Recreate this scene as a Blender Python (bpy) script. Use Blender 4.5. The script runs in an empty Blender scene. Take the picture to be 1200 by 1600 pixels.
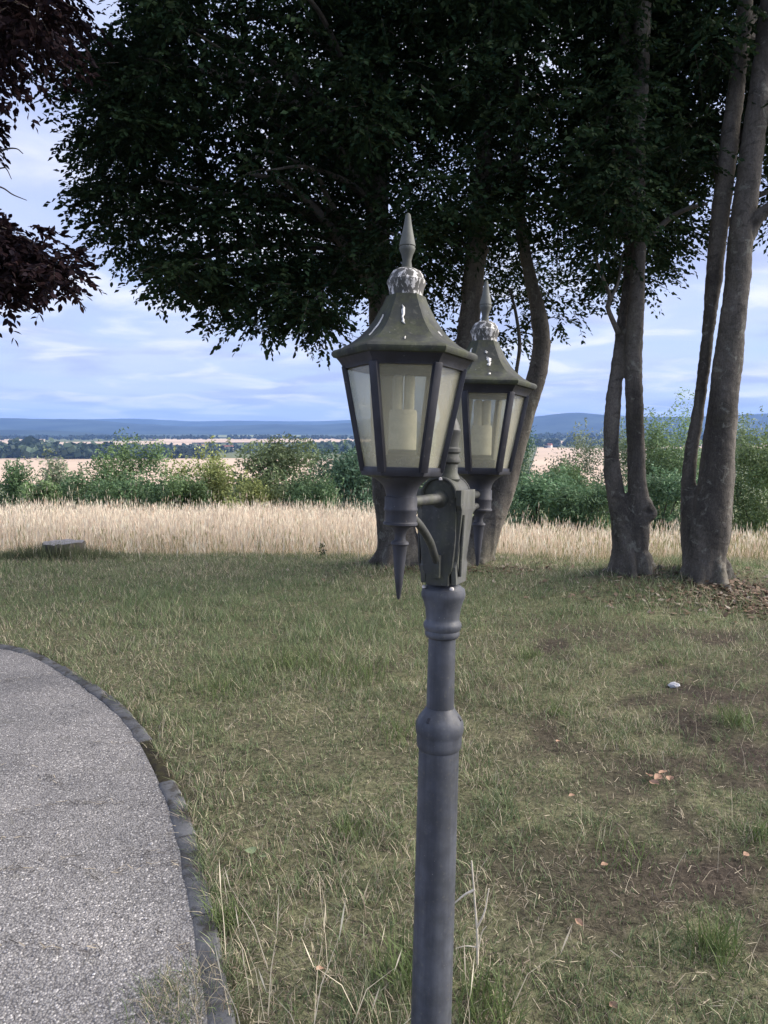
import bpy, bmesh, math
import numpy as np
from mathutils import Vector, Matrix, Euler

sc = bpy.context.scene
COL = sc.collection
R = math.radians

# ------------------------------------------------------------------ camera
F = 1202.0                       # focal length in photo pixels (1200 x 1600 photo)
PITCH = R(6.31)
EYE = np.array([0.0, 0.0, 1.55])
cam = bpy.data.cameras.new('camera')
cam.sensor_fit = 'VERTICAL'
cam.sensor_height = 36.0
cam.sensor_width = 27.0
cam.lens = 36.0 * F / 1600.0
cam.clip_start = 0.05
cam.clip_end = 60000
camo = bpy.data.objects.new('camera', cam)
COL.objects.link(camo)
camo.location = EYE
camo.rotation_euler = (math.pi / 2 - PITCH, 0, 0)
sc.camera = camo

# ------------------------------------------------------------------ light
SUN_EL, SUN_AZ = R(31), R(84)      # azimuth clockwise from +Y (view direction)
SKY_STRENGTH = 0.075
world = bpy.data.worlds.new('World')
sc.world = world
world.use_nodes = True
wn, wl = world.node_tree.nodes, world.node_tree.links
wn.clear()
w_out = wn.new('ShaderNodeOutputWorld')
w_bg = wn.new('ShaderNodeBackground')
w_bg.inputs[1].default_value = SKY_STRENGTH
w_sky = wn.new('ShaderNodeTexSky')
w_sky.sky_type = 'NISHITA'
w_sky.sun_disc = False
w_sky.sun_elevation = SUN_EL
w_sky.sun_rotation = SUN_AZ
w_sky.altitude = 300
w_sky.air_density = 1.0
w_sky.dust_density = 0.4
w_sky.ozone_density = 4.0
w_tc = wn.new('ShaderNodeTexCoord')
w_sep = wn.new('ShaderNodeSeparateXYZ')
wl.new(w_tc.outputs['Generated'], w_sep.inputs[0])


def wmath(op, a, b=None):
    n = wn.new('ShaderNodeMath')
    n.operation = op
    for i, v in enumerate((a, b)):
        if v is None:
            continue
        if isinstance(v, (int, float)):
            n.inputs[i].default_value = v
        else:
            wl.new(v, n.inputs[i])
    return n.outputs[0]


w_z = wmath('ADD', wmath('MAXIMUM', w_sep.outputs[2], 0.0), 0.10)
w_cx = wmath('DIVIDE', w_sep.outputs[0], w_z)
w_cy = wmath('DIVIDE', w_sep.outputs[1], w_z)
w_cmb = wn.new('ShaderNodeCombineXYZ')
wl.new(w_cx, w_cmb.inputs[0])
wl.new(w_cy, w_cmb.inputs[1])


def wnoise(scale, detail, rough, dist, lo, hi, seed):
    mp = wn.new('ShaderNodeMapping')
    mp.inputs['Location'].default_value = (seed, seed * 1.7, 0)
    wl.new(w_cmb.outputs[0], mp.inputs[0])
    n = wn.new('ShaderNodeTexNoise')
    n.inputs['Scale'].default_value = scale
    n.inputs['Detail'].default_value = detail
    n.inputs['Roughness'].default_value = rough
    n.inputs['Distortion'].default_value = dist
    wl.new(mp.outputs[0], n.inputs['Vector'])
    r = wn.new('ShaderNodeMapRange')
    r.interpolation_type = 'SMOOTHSTEP'
    r.inputs[1].default_value = lo
    r.inputs[2].default_value = hi
    wl.new(n.outputs[0], r.inputs[0])
    return r.outputs[0]


def wmix(f, a, b):
    m = wn.new('ShaderNodeMix')
    m.data_type = 'RGBA'
    for s, v in ((0, f), (6, a), (7, b)):
        if isinstance(v, (int, float)):
            m.inputs[s].default_value = v
        elif isinstance(v, tuple):
            m.inputs[s].default_value = v
        else:
            wl.new(v, m.inputs[s])
    return m.outputs[2]


def skyc(r, g, b):
    k = 0.69 / SKY_STRENGTH
    return (r * k, g * k, b * k, 1)


veil = wnoise(0.55, 6, 0.58, 0.6, 0.28, 0.66, 3.1)      # high thin veil
puff = wnoise(1.3, 5, 0.52, 0.5, 0.47, 0.70, 7.7)        # brighter broken altocumulus
grey = wnoise(0.9, 5, 0.52, 0.4, 0.44, 0.68, 12.4)        # greyer undersides
c0 = wmix(0.72, w_sky.outputs[0], skyc(0.37, 0.43, 0.66))
c1 = wmix(wmath('MULTIPLY', veil, 0.75), c0, skyc(0.46, 0.51, 0.68))
c2 = wmix(wmath('MULTIPLY', grey, 0.80), c1, skyc(0.315, 0.36, 0.55))
c3 = wmix(wmath('MULTIPLY', puff, 0.60), c2, skyc(0.74, 0.73, 0.76))
wl.new(c3, w_bg.inputs[0])
wl.new(w_bg.outputs[0], w_out.inputs[0])

sun = bpy.data.lights.new('sun', 'SUN')
sun.energy = 3.8
sun.angle = R(55)
sun.color = (1.0, 0.91, 0.81)
suno = bpy.data.objects.new('sun', sun)
COL.objects.link(suno)
sd = Vector((math.sin(SUN_AZ) * math.cos(SUN_EL), math.cos(SUN_AZ) * math.cos(SUN_EL), math.sin(SUN_EL)))
suno.rotation_euler = sd.to_track_quat('Z', 'Y').to_euler()
suno.location = (20, 5, 20)

vs = sc.view_settings
vs.view_transform = 'Standard'
vs.look = 'None'
vs.exposure = 1.27
vs.gamma = 1.0
vs.use_curve_mapping = False
sc.cycles.max_bounces = 8
sc.cycles.transparent_max_bounces = 12
sc.cycles.volume_bounces = 0
sc.cycles.use_denoising = True
sc.cycles.use_adaptive_sampling = True

# ------------------------------------------------------------------ helpers
CP, SP = math.cos(PITCH), math.sin(PITCH)


def ray(px, py):
    """direction of a photo pixel, scaled so that its length along the optical axis is F"""
    px = np.asarray(px, float); py = np.asarray(py, float)
    u = 800.0 - py
    return np.stack([px - 600.0, F * CP + u * SP, -F * SP + u * CP], -1)


def P(px, py, Y):
    d = ray(px, py)
    t = np.asarray(Y, float) / d[..., 1]
    return EYE + d * t[..., None]


def mpp(px, py, Y):
    """metres per photo pixel at distance Y"""
    return np.asarray(Y, float) / ray(px, py)[..., 1]


def G(px, py, z=0.0):
    d = ray(px, py)
    t = (z - EYE[2]) / d[..., 2]
    return EYE + d * t[..., None]


def hash2(ix, iy, seed):
    n = (ix.astype(np.int64) * 374761393 + iy.astype(np.int64) * 668265263 + seed * 982451653) & 0x7fffffff
    n = ((n ^ (n >> 13)) * 1274126177) & 0x7fffffff
    n = n ^ (n >> 16)
    return (n & 0xffff) / 65535.0


def vnoise(x, y, s, seed=0, octv=3):
    x = np.asarray(x, float) / s; y = np.asarray(y, float) / s
    tot = 0; amp = 1; nrm = 0
    for o in range(octv):
        ix = np.floor(x).astype(np.int64); iy = np.floor(y).astype(np.int64)
        fx = x - ix; fy = y - iy
        fx = fx * fx * (3 - 2 * fx); fy = fy * fy * (3 - 2 * fy)
        a = hash2(ix, iy, seed + o); b = hash2(ix + 1, iy, seed + o)
        c = hash2(ix, iy + 1, seed + o); d = hash2(ix + 1, iy + 1, seed + o)
        tot = tot + amp * ((a * (1 - fx) + b * fx) * (1 - fy) + (c * (1 - fx) + d * fx) * fy)
        nrm += amp; amp *= 0.5; x = x * 2.03 + 5.1; y = y * 2.03 + 9.7
    return tot / nrm


def sstep(a, b, x):
    t = np.clip((np.asarray(x, float) - a) / (b - a), 0, 1)
    return t * t * (3 - 2 * t)


def np_mesh(name, V, Fc, cols=None, smooth=False):
    """mesh of constant-size faces out of numpy arrays"""
    V = np.ascontiguousarray(V, np.float32); Fc = np.ascontiguousarray(Fc, np.int32)
    me = bpy.data.meshes.new(name)
    n, k = Fc.shape
    me.vertices.add(len(V)); me.vertices.foreach_set('co', V.ravel())
    me.loops.add(n * k); me.loops.foreach_set('vertex_index', Fc.ravel())
    me.polygons.add(n)
    me.polygons.foreach_set('loop_start', np.arange(0, n * k, k, dtype=np.int32))
    me.polygons.foreach_set('use_smooth', np.full(n, smooth, dtype=bool))
    if cols is not None:
        at = me.color_attributes.new('Col', 'FLOAT_COLOR', 'POINT')
        c4 = np.ones((len(V), 4), np.float32); c4[:, :3] = cols
        at.data.foreach_set('color', c4.ravel())
    me.update(calc_edges=True)
    return me


def link(name, me, mat=None, parent=None):
    o = bpy.data.objects.new(name, me)
    COL.objects.link(o)
    if mat is not None and me is not None and not me.materials:
        me.materials.append(mat)
    if parent is not None:
        o.parent = parent
    return o


def empty(name, loc=(0, 0, 0)):
    o = bpy.data.objects.new(name, None)
    COL.objects.link(o)
    o.location = loc
    o.empty_display_size = 0.2
    return o


def tag(o, label=None, cat=None, group=None, kind=None):
    if label: o['label'] = label
    if cat: o['category'] = cat
    if group: o['group'] = group
    if kind: o['kind'] = kind
    return o


class MB:
    """collects pieces of one part"""

    def __init__(s):
        s.v = []; s.f = []

    def add(s, v, f):
        b = len(s.v)
        s.v += [tuple(map(float, p)) for p in v]
        s.f += [tuple(i + b for i in q) for q in f]
        return s

    def lathe(s, prof, n=28, cx=0, cy=0, cap=True):
        v = []; f = []
        for r, z in prof:
            for i in range(n):
                a = 2 * math.pi * i / n
                v.append((cx + r * math.cos(a), cy + r * math.sin(a), z))
        m = len(prof)
        for j in range(m - 1):
            for i in range(n):
                k = (i + 1) % n
                f.append((j * n + i, j * n + k, (j + 1) * n + k, (j + 1) * n + i))
        if cap:
            f.append(tuple(range(n))[::-1]); f.append(tuple((m - 1) * n + i for i in range(n)))
        return s.add(v, f)

    def box(s, c, h, M=None):
        v = [Vector((x * h[0], y * h[1], z * h[2])) for z in (-1, 1) for y in (-1, 1) for x in (-1, 1)]
        if M is not None: v = [M @ p for p in v]
        v = [p + Vector(c) for p in v]
        return s.add(v, [(0, 2, 3, 1), (4, 5, 7, 6), (0, 1, 5, 4), (2, 6, 7, 3), (0, 4, 6, 2), (1, 3, 7, 5)])

    def tube(s, pts, rad, n=10, cap=True):
        V_, F_ = tube_arrays(np.array(pts, float), np.array(rad, float) * np.ones(len(pts)), n)
        b = len(s.v)
        s.add(V_, F_)
        if cap:
            m = len(pts)
            s.f.append(tuple(b + i for i in range(n))[::-1]); s.f.append(tuple(b + (m - 1) * n + i for i in range(n)))
        return s

    def bar(s, a, b, w, d):
        """box bar from a to b, w across, d deep"""
        a = Vector(a); b = Vector(b); ax = (b - a).normalized()
        out = Vector((a.x + b.x, a.y + b.y, 0)); out = (out - ax * out.dot(ax)).normalized()
        side = ax.cross(out).normalized()
        v = [p + side * (sx * w / 2) + out * (so * d / 2) for p in (a, b) for so in (-1, 1) for sx in (-1, 1)]
        return s.add(v, [(0, 2, 3, 1), (4, 5, 7, 6), (0, 1, 5, 4), (2, 6, 7, 3), (0, 4, 6, 2), (1, 3, 7, 5)])

    def mesh(s, name, smooth=True, bevel=0.0):
        me = bpy.data.meshes.new(name)
        me.from_pydata(s.v, [], s.f)
        bm = bmesh.new(); bm.from_mesh(me)
        bmesh.ops.recalc_face_normals(bm, faces=bm.faces)
        if bevel > 0:
            ed = [e for e in bm.edges if len(e.link_faces) == 2 and e.calc_face_angle(0) > 0.5]
            bmesh.ops.bevel(bm, geom=ed, offset=bevel, segments=2, affect='EDGES', profile=0.6)
        for fc in bm.faces: fc.smooth = smooth
        for e in bm.edges:
            e.smooth = not (len(e.link_faces) == 2 and e.calc_face_angle(0) > R(38))
        bm.to_mesh(me); bm.free()
        return me


def tube_arrays(pts, rad, n):
    m = len(pts)
    tan = np.gradient(pts, axis=0)
    tan /= np.linalg.norm(tan, axis=1)[:, None] + 1e-9
    ref = np.array([0.0, 1.0, 0.0]) if abs(tan[0, 1]) < 0.8 else np.array([1.0, 0, 0])
    V_ = []
    u = ref - tan[0] * ref.dot(tan[0]); u /= np.linalg.norm(u)
    for i in range(m):
        u = u - tan[i] * u.dot(tan[i]); u /= np.linalg.norm(u) + 1e-9
        w = np.cross(tan[i], u)
        a = 2 * math.pi * np.arange(n) / n
        V_.append(pts[i] + rad[i] * (np.cos(a)[:, None] * u + np.sin(a)[:, None] * w))
    V_ = np.concatenate(V_)
    F_ = []
    for j in range(m - 1):
        for i in range(n):
            k = (i + 1) % n
            F_.append((j * n + i, j * n + k, (j + 1) * n + k, (j + 1) * n + i))
    return V_, F_


def catmull(pts, sub):
    pts = np.array(pts, float)
    q = np.vstack([2 * pts[0] - pts[1], pts, 2 * pts[-1] - pts[-2]])
    out = []
    for i in range(1, len(q) - 2):
        for t in np.linspace(0, 1, sub, endpoint=False):
            a, b, c, d = q[i - 1], q[i], q[i + 1], q[i + 2]
            out.append(0.5 * ((2 * b) + (c - a) * t + (2 * a - 5 * b + 4 * c - d) * t ** 2 + (3 * b - a - 3 * c + d) * t ** 3))
    out.append(pts[-1])
    return np.array(out)


# ------------------------------------------------------------------ materials
class NT:
    def __init__(s, name):
        s.m = bpy.data.materials.new(name); s.m.use_nodes = True
        s.n = s.m.node_tree.nodes; s.l = s.m.node_tree.links
        s.b = s.n['Principled BSDF']; s.out = s.n['Material Output']
        s.tc = s.n.new('ShaderNodeTexCoord')

    def put(s, sock, v):
        if isinstance(v, (int, float)): sock.default_value = v
        elif isinstance(v, tuple): sock.default_value = v if len(v) == 4 or sock.type == 'VECTOR' else v + (1,)
        else: s.l.new(v, sock)

    def coord(s, scale=(1, 1, 1), kind='Object'):
        mp = s.n.new('ShaderNodeMapping'); mp.inputs['Scale'].default_value = scale
        s.l.new(s.tc.outputs[kind], mp.inputs[0]); return mp.outputs[0]

    def noise(s, scale, detail=4, rough=0.55, vec=None, dist=0.0):
        n = s.n.new('ShaderNodeTexNoise')
        n.inputs['Scale'].default_value = scale; n.inputs['Detail'].default_value = detail
        n.inputs['Roughness'].default_value = rough; n.inputs['Distortion'].default_value = dist
        s.l.new(vec if vec is not None else s.tc.outputs['Object'], n.inputs['Vector']); return n.outputs[0]

    def voro(s, scale, feature='F1', out='Distance', vec=None, rnd=1.0):
        n = s.n.new('ShaderNodeTexVoronoi'); n.feature = feature
        n.inputs['Scale'].default_value = scale; n.inputs['Randomness'].default_value = rnd
        s.l.new(vec if vec is not None else s.tc.outputs['Object'], n.inputs['Vector']); return n.outputs[out]

    def rng(s, v, a, b, c=0.0, d=1.0, smooth=True):
        n = s.n.new('ShaderNodeMapRange')
        if smooth: n.interpolation_type = 'SMOOTHSTEP'
        s.put(n.inputs[0], v)
        for i, x in enumerate((a, b, c, d)): n.inputs[i + 1].default_value = x
        return n.outputs[0]

    def mix(s, f, a, b, blend='MIX'):
        n = s.n.new('ShaderNodeMix'); n.data_type = 'RGBA'; n.blend_type = blend
        s.put(n.inputs[0], f); s.put(n.inputs[6], a); s.put(n.inputs[7], b); return n.outputs[2]

    def math(s, op, a, b=0.0):
        n = s.n.new('ShaderNodeMath'); n.operation = op
        s.put(n.inputs[0], a); s.put(n.inputs[1], b); return n.outputs[0]

    def attr(s, name='Col'):
        n = s.n.new('ShaderNodeAttribute'); n.attribute_name = name; return n.outputs['Color']

    def sep(s, v):
        n = s.n.new('ShaderNodeSeparateXYZ'); s.l.new(v, n.inputs[0]); return n.outputs

    def bump(s, h, strength=0.3, dist=0.01):
        n = s.n.new('ShaderNodeBump'); n.inputs['Strength'].default_value = strength
        n.inputs['Distance'].default_value = dist; s.put(n.inputs['Height'], h)
        s.l.new(n.outputs[0], s.b.inputs['Normal']); return n.outputs[0]

    def fin(s, color=None, rough=0.7, spec=0.3, metal=0.0):
        if color is not None: s.put(s.b.inputs['Base Color'], color)
        s.put(s.b.inputs['Roughness'], rough)
        s.b.inputs['Specular IOR Level'].default_value = spec
        s.b.inputs['Metallic'].default_value = metal
        return s.m


def mat_paint(name, base, moss=0.0, rough=0.55, drop=0.0):
    t = NT(name)
    n1 = t.noise(14, 5, 0.6); n2 = t.noise(90, 4, 0.7)
    col = t.mix(t.rng(n1, 0.35, 0.7), tuple(c * 0.8 for c in base), tuple(c * 1.3 for c in base))
    if moss > 0:
        nm = t.noise(22, 6, 0.65)
        col = t.mix(t.math('MULTIPLY', t.rng(nm, 0.42, 0.68), moss), col, (0.058, 0.066, 0.033))
        col = t.mix(t.math('MULTIPLY', t.rng(n2, 0.55, 0.75), 0.35), col, (0.17, 0.165, 0.13))
    if drop > 0:
        nd = t.noise(75, 4, 0.62, t.coord((1.4, 1.4, 0.75)), 0.4)
        col = t.mix(t.math('MULTIPLY', t.rng(nd, 0.51, 0.60), drop), col, (0.56, 0.555, 0.54))
    run = t.noise(26, 5, 0.65, t.coord((1, 1, 0.06)))
    col = t.mix(1.0, col, t.mix(t.rng(run, 0.3, 0.7), (0.74, 0.74, 0.76), (1.32, 1.30, 1.26)), 'MULTIPLY')
    ch = t.noise(48, 5, 0.7)
    col = t.mix(t.math('MULTIPLY', t.rng(ch, 0.66, 0.70), 0.7), col, (0.11, 0.095, 0.08))
    # light specks of lichen and dust
    sp = t.voro(150)
    col = t.mix(t.math('MULTIPLY', t.rng(sp, 0.16, 0.06), t.rng(t.noise(31, 3), 0.58, 0.72)), col, (0.33, 0.33, 0.31))
    t.bump(t.math('ADD', n2, t.math('MULTIPLY', n1, 0.6)), 0.25, 0.0015)
    return t.fin(col, t.rng(t.noise(18, 4, 0.6), 0.3, 0.7, rough - .1, rough + .14), 0.35)


M = {}
M['paint'] = mat_paint('dark_grey_cast_metal', (0.030, 0.032, 0.040), 0.0, 0.52)
M['shaft'] = mat_paint('post_paint', (0.060, 0.066, 0.080), 0.06, 0.50)
M['bracket'] = mat_paint('weathered_bracket_paint', (0.038, 0.041, 0.040), 0.4, 0.62)
M['flange'] = mat_paint('worn_flange_paint', (0.075, 0.078, 0.075), 0.45, 0.62)
M['roof'] = mat_paint('mossy_roof_metal', (0.032, 0.036, 0.033), 0.75, 0.8)
M['knob'] = mat_paint('bird_soiled_metal', (0.085, 0.085, 0.085), 0.25, 0.8, 1.0)
M['finial'] = mat_paint('grey_finial_metal', (0.085, 0.092, 0.085), 0.35, 0.75)
M['bars'] = mat_paint('blue_black_bars', (0.020, 0.021, 0.028), 0.0, 0.45)


def simple(name, col, rough=0.7, nscale=30, var=0.25, spec=0.3, bump=0.0):
    t = NT(name)
    n = t.noise(nscale, 5, 0.6)
    c = t.mix(t.rng(n, 0.3, 0.7), tuple(x * (1 - var) for x in col), tuple(x * (1 + var) for x in col))
    if bump: t.bump(n, 0.5, bump)
    return t.fin(c, rough, spec)


M['drop'] = simple('bird_dropping', (0.62, 0.61, 0.57), 0.8, 80)
M['bulb'] = simple('white_lamp_plastic', (0.80, 0.78, 0.68), 0.45, 40, 0.06)
M['bolt'] = simple('zinc_bolt', (0.55, 0.52, 0.50), 0.4, 60, 0.2)

# dusty lantern glass
t = NT('dusty_lantern_glass')
nz = t.noise(9, 5, 0.6); nf = t.noise(60, 4, 0.7)
z_ = t.sep(t.tc.outputs['Generated'])[2]
dust = t.math('ADD', t.math('MULTIPLY', nz, 0.35), t.math('MULTIPLY', nf, 0.15))
dust = t.math('ADD', dust, t.rng(z_, 0.25, 0.0, 0.0, 0.15))
dustf = t.math('MINIMUM', t.math('ADD', dust, 0.05), 0.66)
tr = t.n.new('ShaderNodeBsdfTransparent'); tr.inputs[0].default_value = (0.95, 0.95, 0.90, 1)
df = t.n.new('ShaderNodeBsdfDiffuse'); df.inputs[0].default_value = (0.50, 0.495, 0.44, 1)
tl = t.n.new('ShaderNodeBsdfTranslucent'); tl.inputs[0].default_value = (0.70, 0.69, 0.61, 1)
gl = t.n.new('ShaderNodeBsdfGlossy'); gl.inputs['Roughness'].default_value = 0.12; gl.inputs[0].default_value = (0.8, 0.8, 0.8, 1)
m1 = t.n.new('ShaderNodeMixShader'); m1.inputs[0].default_value = 0.55
t.l.new(df.outputs[0], m1.inputs[1]); t.l.new(tl.outputs[0], m1.inputs[2])
m2 = t.n.new('ShaderNodeMixShader'); t.l.new(dustf, m2.inputs[0]); t.l.new(tr.outputs[0], m2.inputs[1]); t.l.new(m1.outputs[0], m2.inputs[2])
m3 = t.n.new('ShaderNodeMixShader'); m3.inputs[0].default_value = 0.07
t.l.new(m2.outputs[0], m3.inputs[1]); t.l.new(gl.outputs[0], m3.inputs[2])
t.l.new(m3.outputs[0], t.out.inputs[0])
M['glass'] = t.m


def mat_bark(name, dark, light, green=0.3):
    t = NT(name)
    v1 = t.coord((1, 1, 0.35)); v2 = t.coord((1, 1, 1.9)); v3 = t.coord((3.2, 3.2, 0.5))
    n1 = t.noise(2.6, 5, 0.6, v1, 0.5); n2 = t.noise(5.5, 6, 0.7, v2, 1.2); n3 = t.noise(24, 5, 0.7, v3)
    c = t.mix(t.rng(n1, 0.32, 0.68), dark, light)
    c = t.mix(t.math('MULTIPLY', t.rng(n2, 0.52, 0.66), 0.55), c, tuple(x * 0.55 for x in dark))
    c = t.mix(t.math('MULTIPLY', t.rng(n3, 0.5, 0.8), 0.35), c, tuple(x * 1.25 for x in light))
    c = t.mix(t.math('MULTIPLY', t.rng(t.noise(1.6, 4, 0.6), 0.5, 0.72), green), c, (0.085, 0.085, 0.05))
    li = t.noise(8, 6, 0.7, None, 0.8)
    c = t.mix(t.math('MULTIPLY', t.rng(li, 0.56, 0.64), 0.45), c, (0.23, 0.235, 0.20))
    fine = t.noise(75, 4, 0.75, t.coord((1, 1, 0.6)))
    c = t.mix(1.0, c, t.mix(t.rng(fine, 0.3, 0.7), (0.72, 0.72, 0.72), (1.25, 1.24, 1.22)), 'MULTIPLY')
    knot = t.voro(2.3, 'F1', 'Distance', t.coord((1, 1, 0.8)))
    c = t.mix(t.math('MULTIPLY', t.rng(knot, 0.13, 0.06), 0.8), c, (0.02, 0.018, 0.016))
    h = t.math('ADD', t.math('ADD', n2, t.math('MULTIPLY', n3, 0.5)), t.math('MULTIPLY', fine, 0.35))
    h = t.math('SUBTRACT', h, t.rng(knot, 0.16, 0.05))
    t.bump(h, 0.7, 0.014)
    return t.fin(c, 0.85, 0.2)


M['bark'] = mat_bark('beech_bark', (0.045, 0.041, 0.036), (0.140, 0.127, 0.110))
M['bark2'] = mat_bark('beech_bark_limbs', (0.06, 0.055, 0.048), (0.12, 0.11, 0.095), 0.4)
M['twig'] = simple('twig_bark', (0.05, 0.042, 0.035), 0.9, 40)


def mat_leaf(name, trans=0.25, rough=0.6, spec=0.2):
    """foliage: colour from the per-leaf attribute, some light passing through"""
    t = NT(name)
    c = t.attr('Col')
    t.put(t.b.inputs['Base Color'], c)
    t.b.inputs['Roughness'].default_value = rough
    t.b.inputs['Specular IOR Level'].default_value = spec
    tl = t.n.new('ShaderNodeBsdfTranslucent'); t.l.new(c, tl.inputs[0])
    mx = t.n.new('ShaderNodeMixShader'); mx.inputs[0].default_value = trans
    t.l.new(t.b.outputs[0], mx.inputs[1]); t.l.new(tl.outputs[0], mx.inputs[2])
    t.l.new(mx.outputs[0], t.out.inputs[0])
    return t.m


M['leaf'] = mat_leaf('beech_leaves', 0.22, 0.7, 0.06)
M['copper_leaf'] = mat_leaf('copper_beech_leaves', 0.12, 0.7, 0.05)
M['bush_leaf'] = mat_leaf('bush_leaves', 0.25)
M['grass'] = mat_leaf('grass_blades', 0.25, 0.6)
M['straw'] = mat_leaf('dry_grass_stalks', 0.30, 0.7)

# ground: vertex colours carry the kind of ground, noise the grain
t = NT('ground_soil_and_thatch')
c = t.attr('Col')
g1 = t.noise(3.0, 6, 0.65); g2 = t.noise(38, 5, 0.7); g3 = t.noise(190, 3, 0.6)
f_ = t.math('ADD', t.math('MULTIPLY', g2, 0.9), t.math('MULTIPLY', g3, 0.6))
cm = t.mix(1.0, c, t.mix(t.rng(f_, 0.5, 1.0), (0.35, 0.34, 0.33), (1.75, 1.68, 1.55)), 'MULTIPLY')
cm = t.mix(1.0, cm, t.mix(t.rng(g1, 0.3, 0.7), (0.8, 0.82, 0.8), (1.2, 1.17, 1.12)), 'MULTIPLY')
t.bump(f_, 0.7, 0.012)
M['ground'] = t.fin(cm, 0.95, 0.1)

# exposed aggregate of the path
t = NT('gravel_path_surface')
vcell = t.voro(140, 'F1', 'Color'); vd = t.voro(140)
vc2 = t.voro(260, 'F1', 'Color'); cs2 = t.sep(vc2)
cs = t.sep(vcell)
st = t.mix(t.rng(cs[0], 0.0, 1.0, 0, 1, False), (0.12, 0.117, 0.120), (0.30, 0.295, 0.295))
st = t.mix(t.math('MULTIPLY', t.rng(t.noise(35, 4, 0.6), 0.42, 0.6), 0.8), st, t.mix(cs2[0], (0.11, 0.107, 0.108), (0.31, 0.305, 0.30)))
st = t.mix(t.rng(cs[1], 0.90, 0.96), st, (0.46, 0.45, 0.44))
st = t.mix(t.math('MULTIPLY', t.rng(vd, 0.45, 0.8), 0.7), st, (0.06, 0.058, 0.058))
big = t.noise(1.7, 6, 0.62); mid = t.noise(7, 6, 0.68, None, 0.8)
st = t.mix(1.0, st, t.mix(t.rng(big, 0.3, 0.7), (0.78, 0.78, 0.78), (1.18, 1.16, 1.13)), 'MULTIPLY')
stk = t.noise(3.4, 7, 0.72, t.coord((0.8, 1.5, 1)), 2.2)
st = t.mix(t.math('MULTIPLY', t.rng(stk, 0.57, 0.68), 0.45), st, (0.070, 0.066, 0.062))
st = t.mix(t.math('MULTIPLY', t.rng(mid, 0.58, 0.72), 0.40), st, (0.115, 0.110, 0.085))
t.bump(t.math('SUBTRACT', 1.0, vd), 0.8, 0.004)
M['path'] = t.fin(st, 0.85, 0.25)
M['gravel'] = mat_leaf('loose_gravel', 0.0, 0.85)

t = NT('kerb_concrete')
k1 = t.noise(6, 6, 0.65); k2 = t.noise(70, 5, 0.7); k3 = t.noise(9.0, 6, 0.7)
kc = t.mix(t.rng(k1, 0.3, 0.7), (0.062, 0.064, 0.068), (0.145, 0.148, 0.152))
kc = t.mix(t.math('MULTIPLY', t.rng(k2, 0.5, 0.75), 0.5), kc, (0.22, 0.22, 0.225))
kc = t.mix(t.math('MULTIPLY', t.rng(k3, 0.48, 0.62), 0.85), kc, (0.040, 0.036, 0.028))
t.bump(k2, 0.5, 0.003)
M['kerb'] = t.fin(kc, 0.85, 0.2)
t = NT('mossy_kerb')
k1 = t.noise(25, 6, 0.65)
M['kerb_moss'] = t.fin(t.mix(t.rng(k1, 0.35, 0.65), (0.028, 0.024, 0.020), (0.052, 0.048, 0.026)), 0.95, 0.1)
t.bump(k1, 0.8, 0.004)

M['field'] = simple('ripe_field', (0.52, 0.40, 0.29), 0.95, 0.004, 0.10, 0.05)
M['green_field'] = simple('green_field', (0.24, 0.26, 0.14), 0.95, 0.004, 0.15, 0.05)
M['forest'] = simple('forest_hills', (0.032, 0.046, 0.040), 0.95, 0.0025, 0.45, 0.05)
M['cut_wood'] = simple('weathered_cut_wood', (0.28, 0.27, 0.27), 0.9, 30, 0.25, 0.1, 0.004)
M['stone'] = simple('pale_stone', (0.42, 0.43, 0.46), 0.8, 50, 0.15, 0.2, 0.003)
M['dryleaf'] = simple('dry_orange_leaf', (0.28, 0.18, 0.125), 0.8, 60, 0.3, 0.2)
M['greenleaf'] = simple('round_green_leaf', (0.16, 0.20, 0.11), 0.6, 60, 0.2, 0.3)
M['wall'] = simple('pale_render', (0.6, 0.57, 0.52), 0.9, 0.5, 0.05)
M['tile'] = simple('red_roof_tile', (0.30, 0.14, 0.10), 0.9, 0.5, 0.1)

# ------------------------------------------------------------------ terrain
ZT_Y = np.array([-400, 9, 12, 16, 25, 45, 100, 250, 450, 2600, 4200, 6000, 14000.0])
ZT_Z = np.array([0, 0, -.3, -.80, -2.0, -6.5, -17, -42, -60, -60, -60, -60, -60.0])


def gz(x, y, detail=True):
    x = np.asarray(x, float); y = np.asarray(y, float)
    z = np.interp(y, ZT_Y, ZT_Z)
    s = np.clip(y - 9, 0, 12)
    z = z - 0.021 * np.clip(x, -3, 9) * s * sstep(30, 15, y) * np.where(x > 0, 1, .25)
    z = z + 0.20 * np.exp(-((x - 3.0) / 1.25) ** 2 - ((y - 7.6) / 0.75) ** 2)
    z = z + 0.08 * np.exp(-((x - 0.6) / 1.0) ** 2 - ((y - 8.6) / 0.6) ** 2)
    if detail:
        near = sstep(16, 6, y) * sstep(-14, -4, y)
        z = z + near * (0.05 * (vnoise(x, y, 1.3, 3, 3) - 0.5) + 0.02 * (vnoise(x, y, 0.23, 9, 2) - 0.5)) * outside(x, y)
        far = sstep(600, 1500, y)
        z = z + far * 10 * (vnoise(x, y, 900, 5, 3) - 0.5)
    return z


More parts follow.
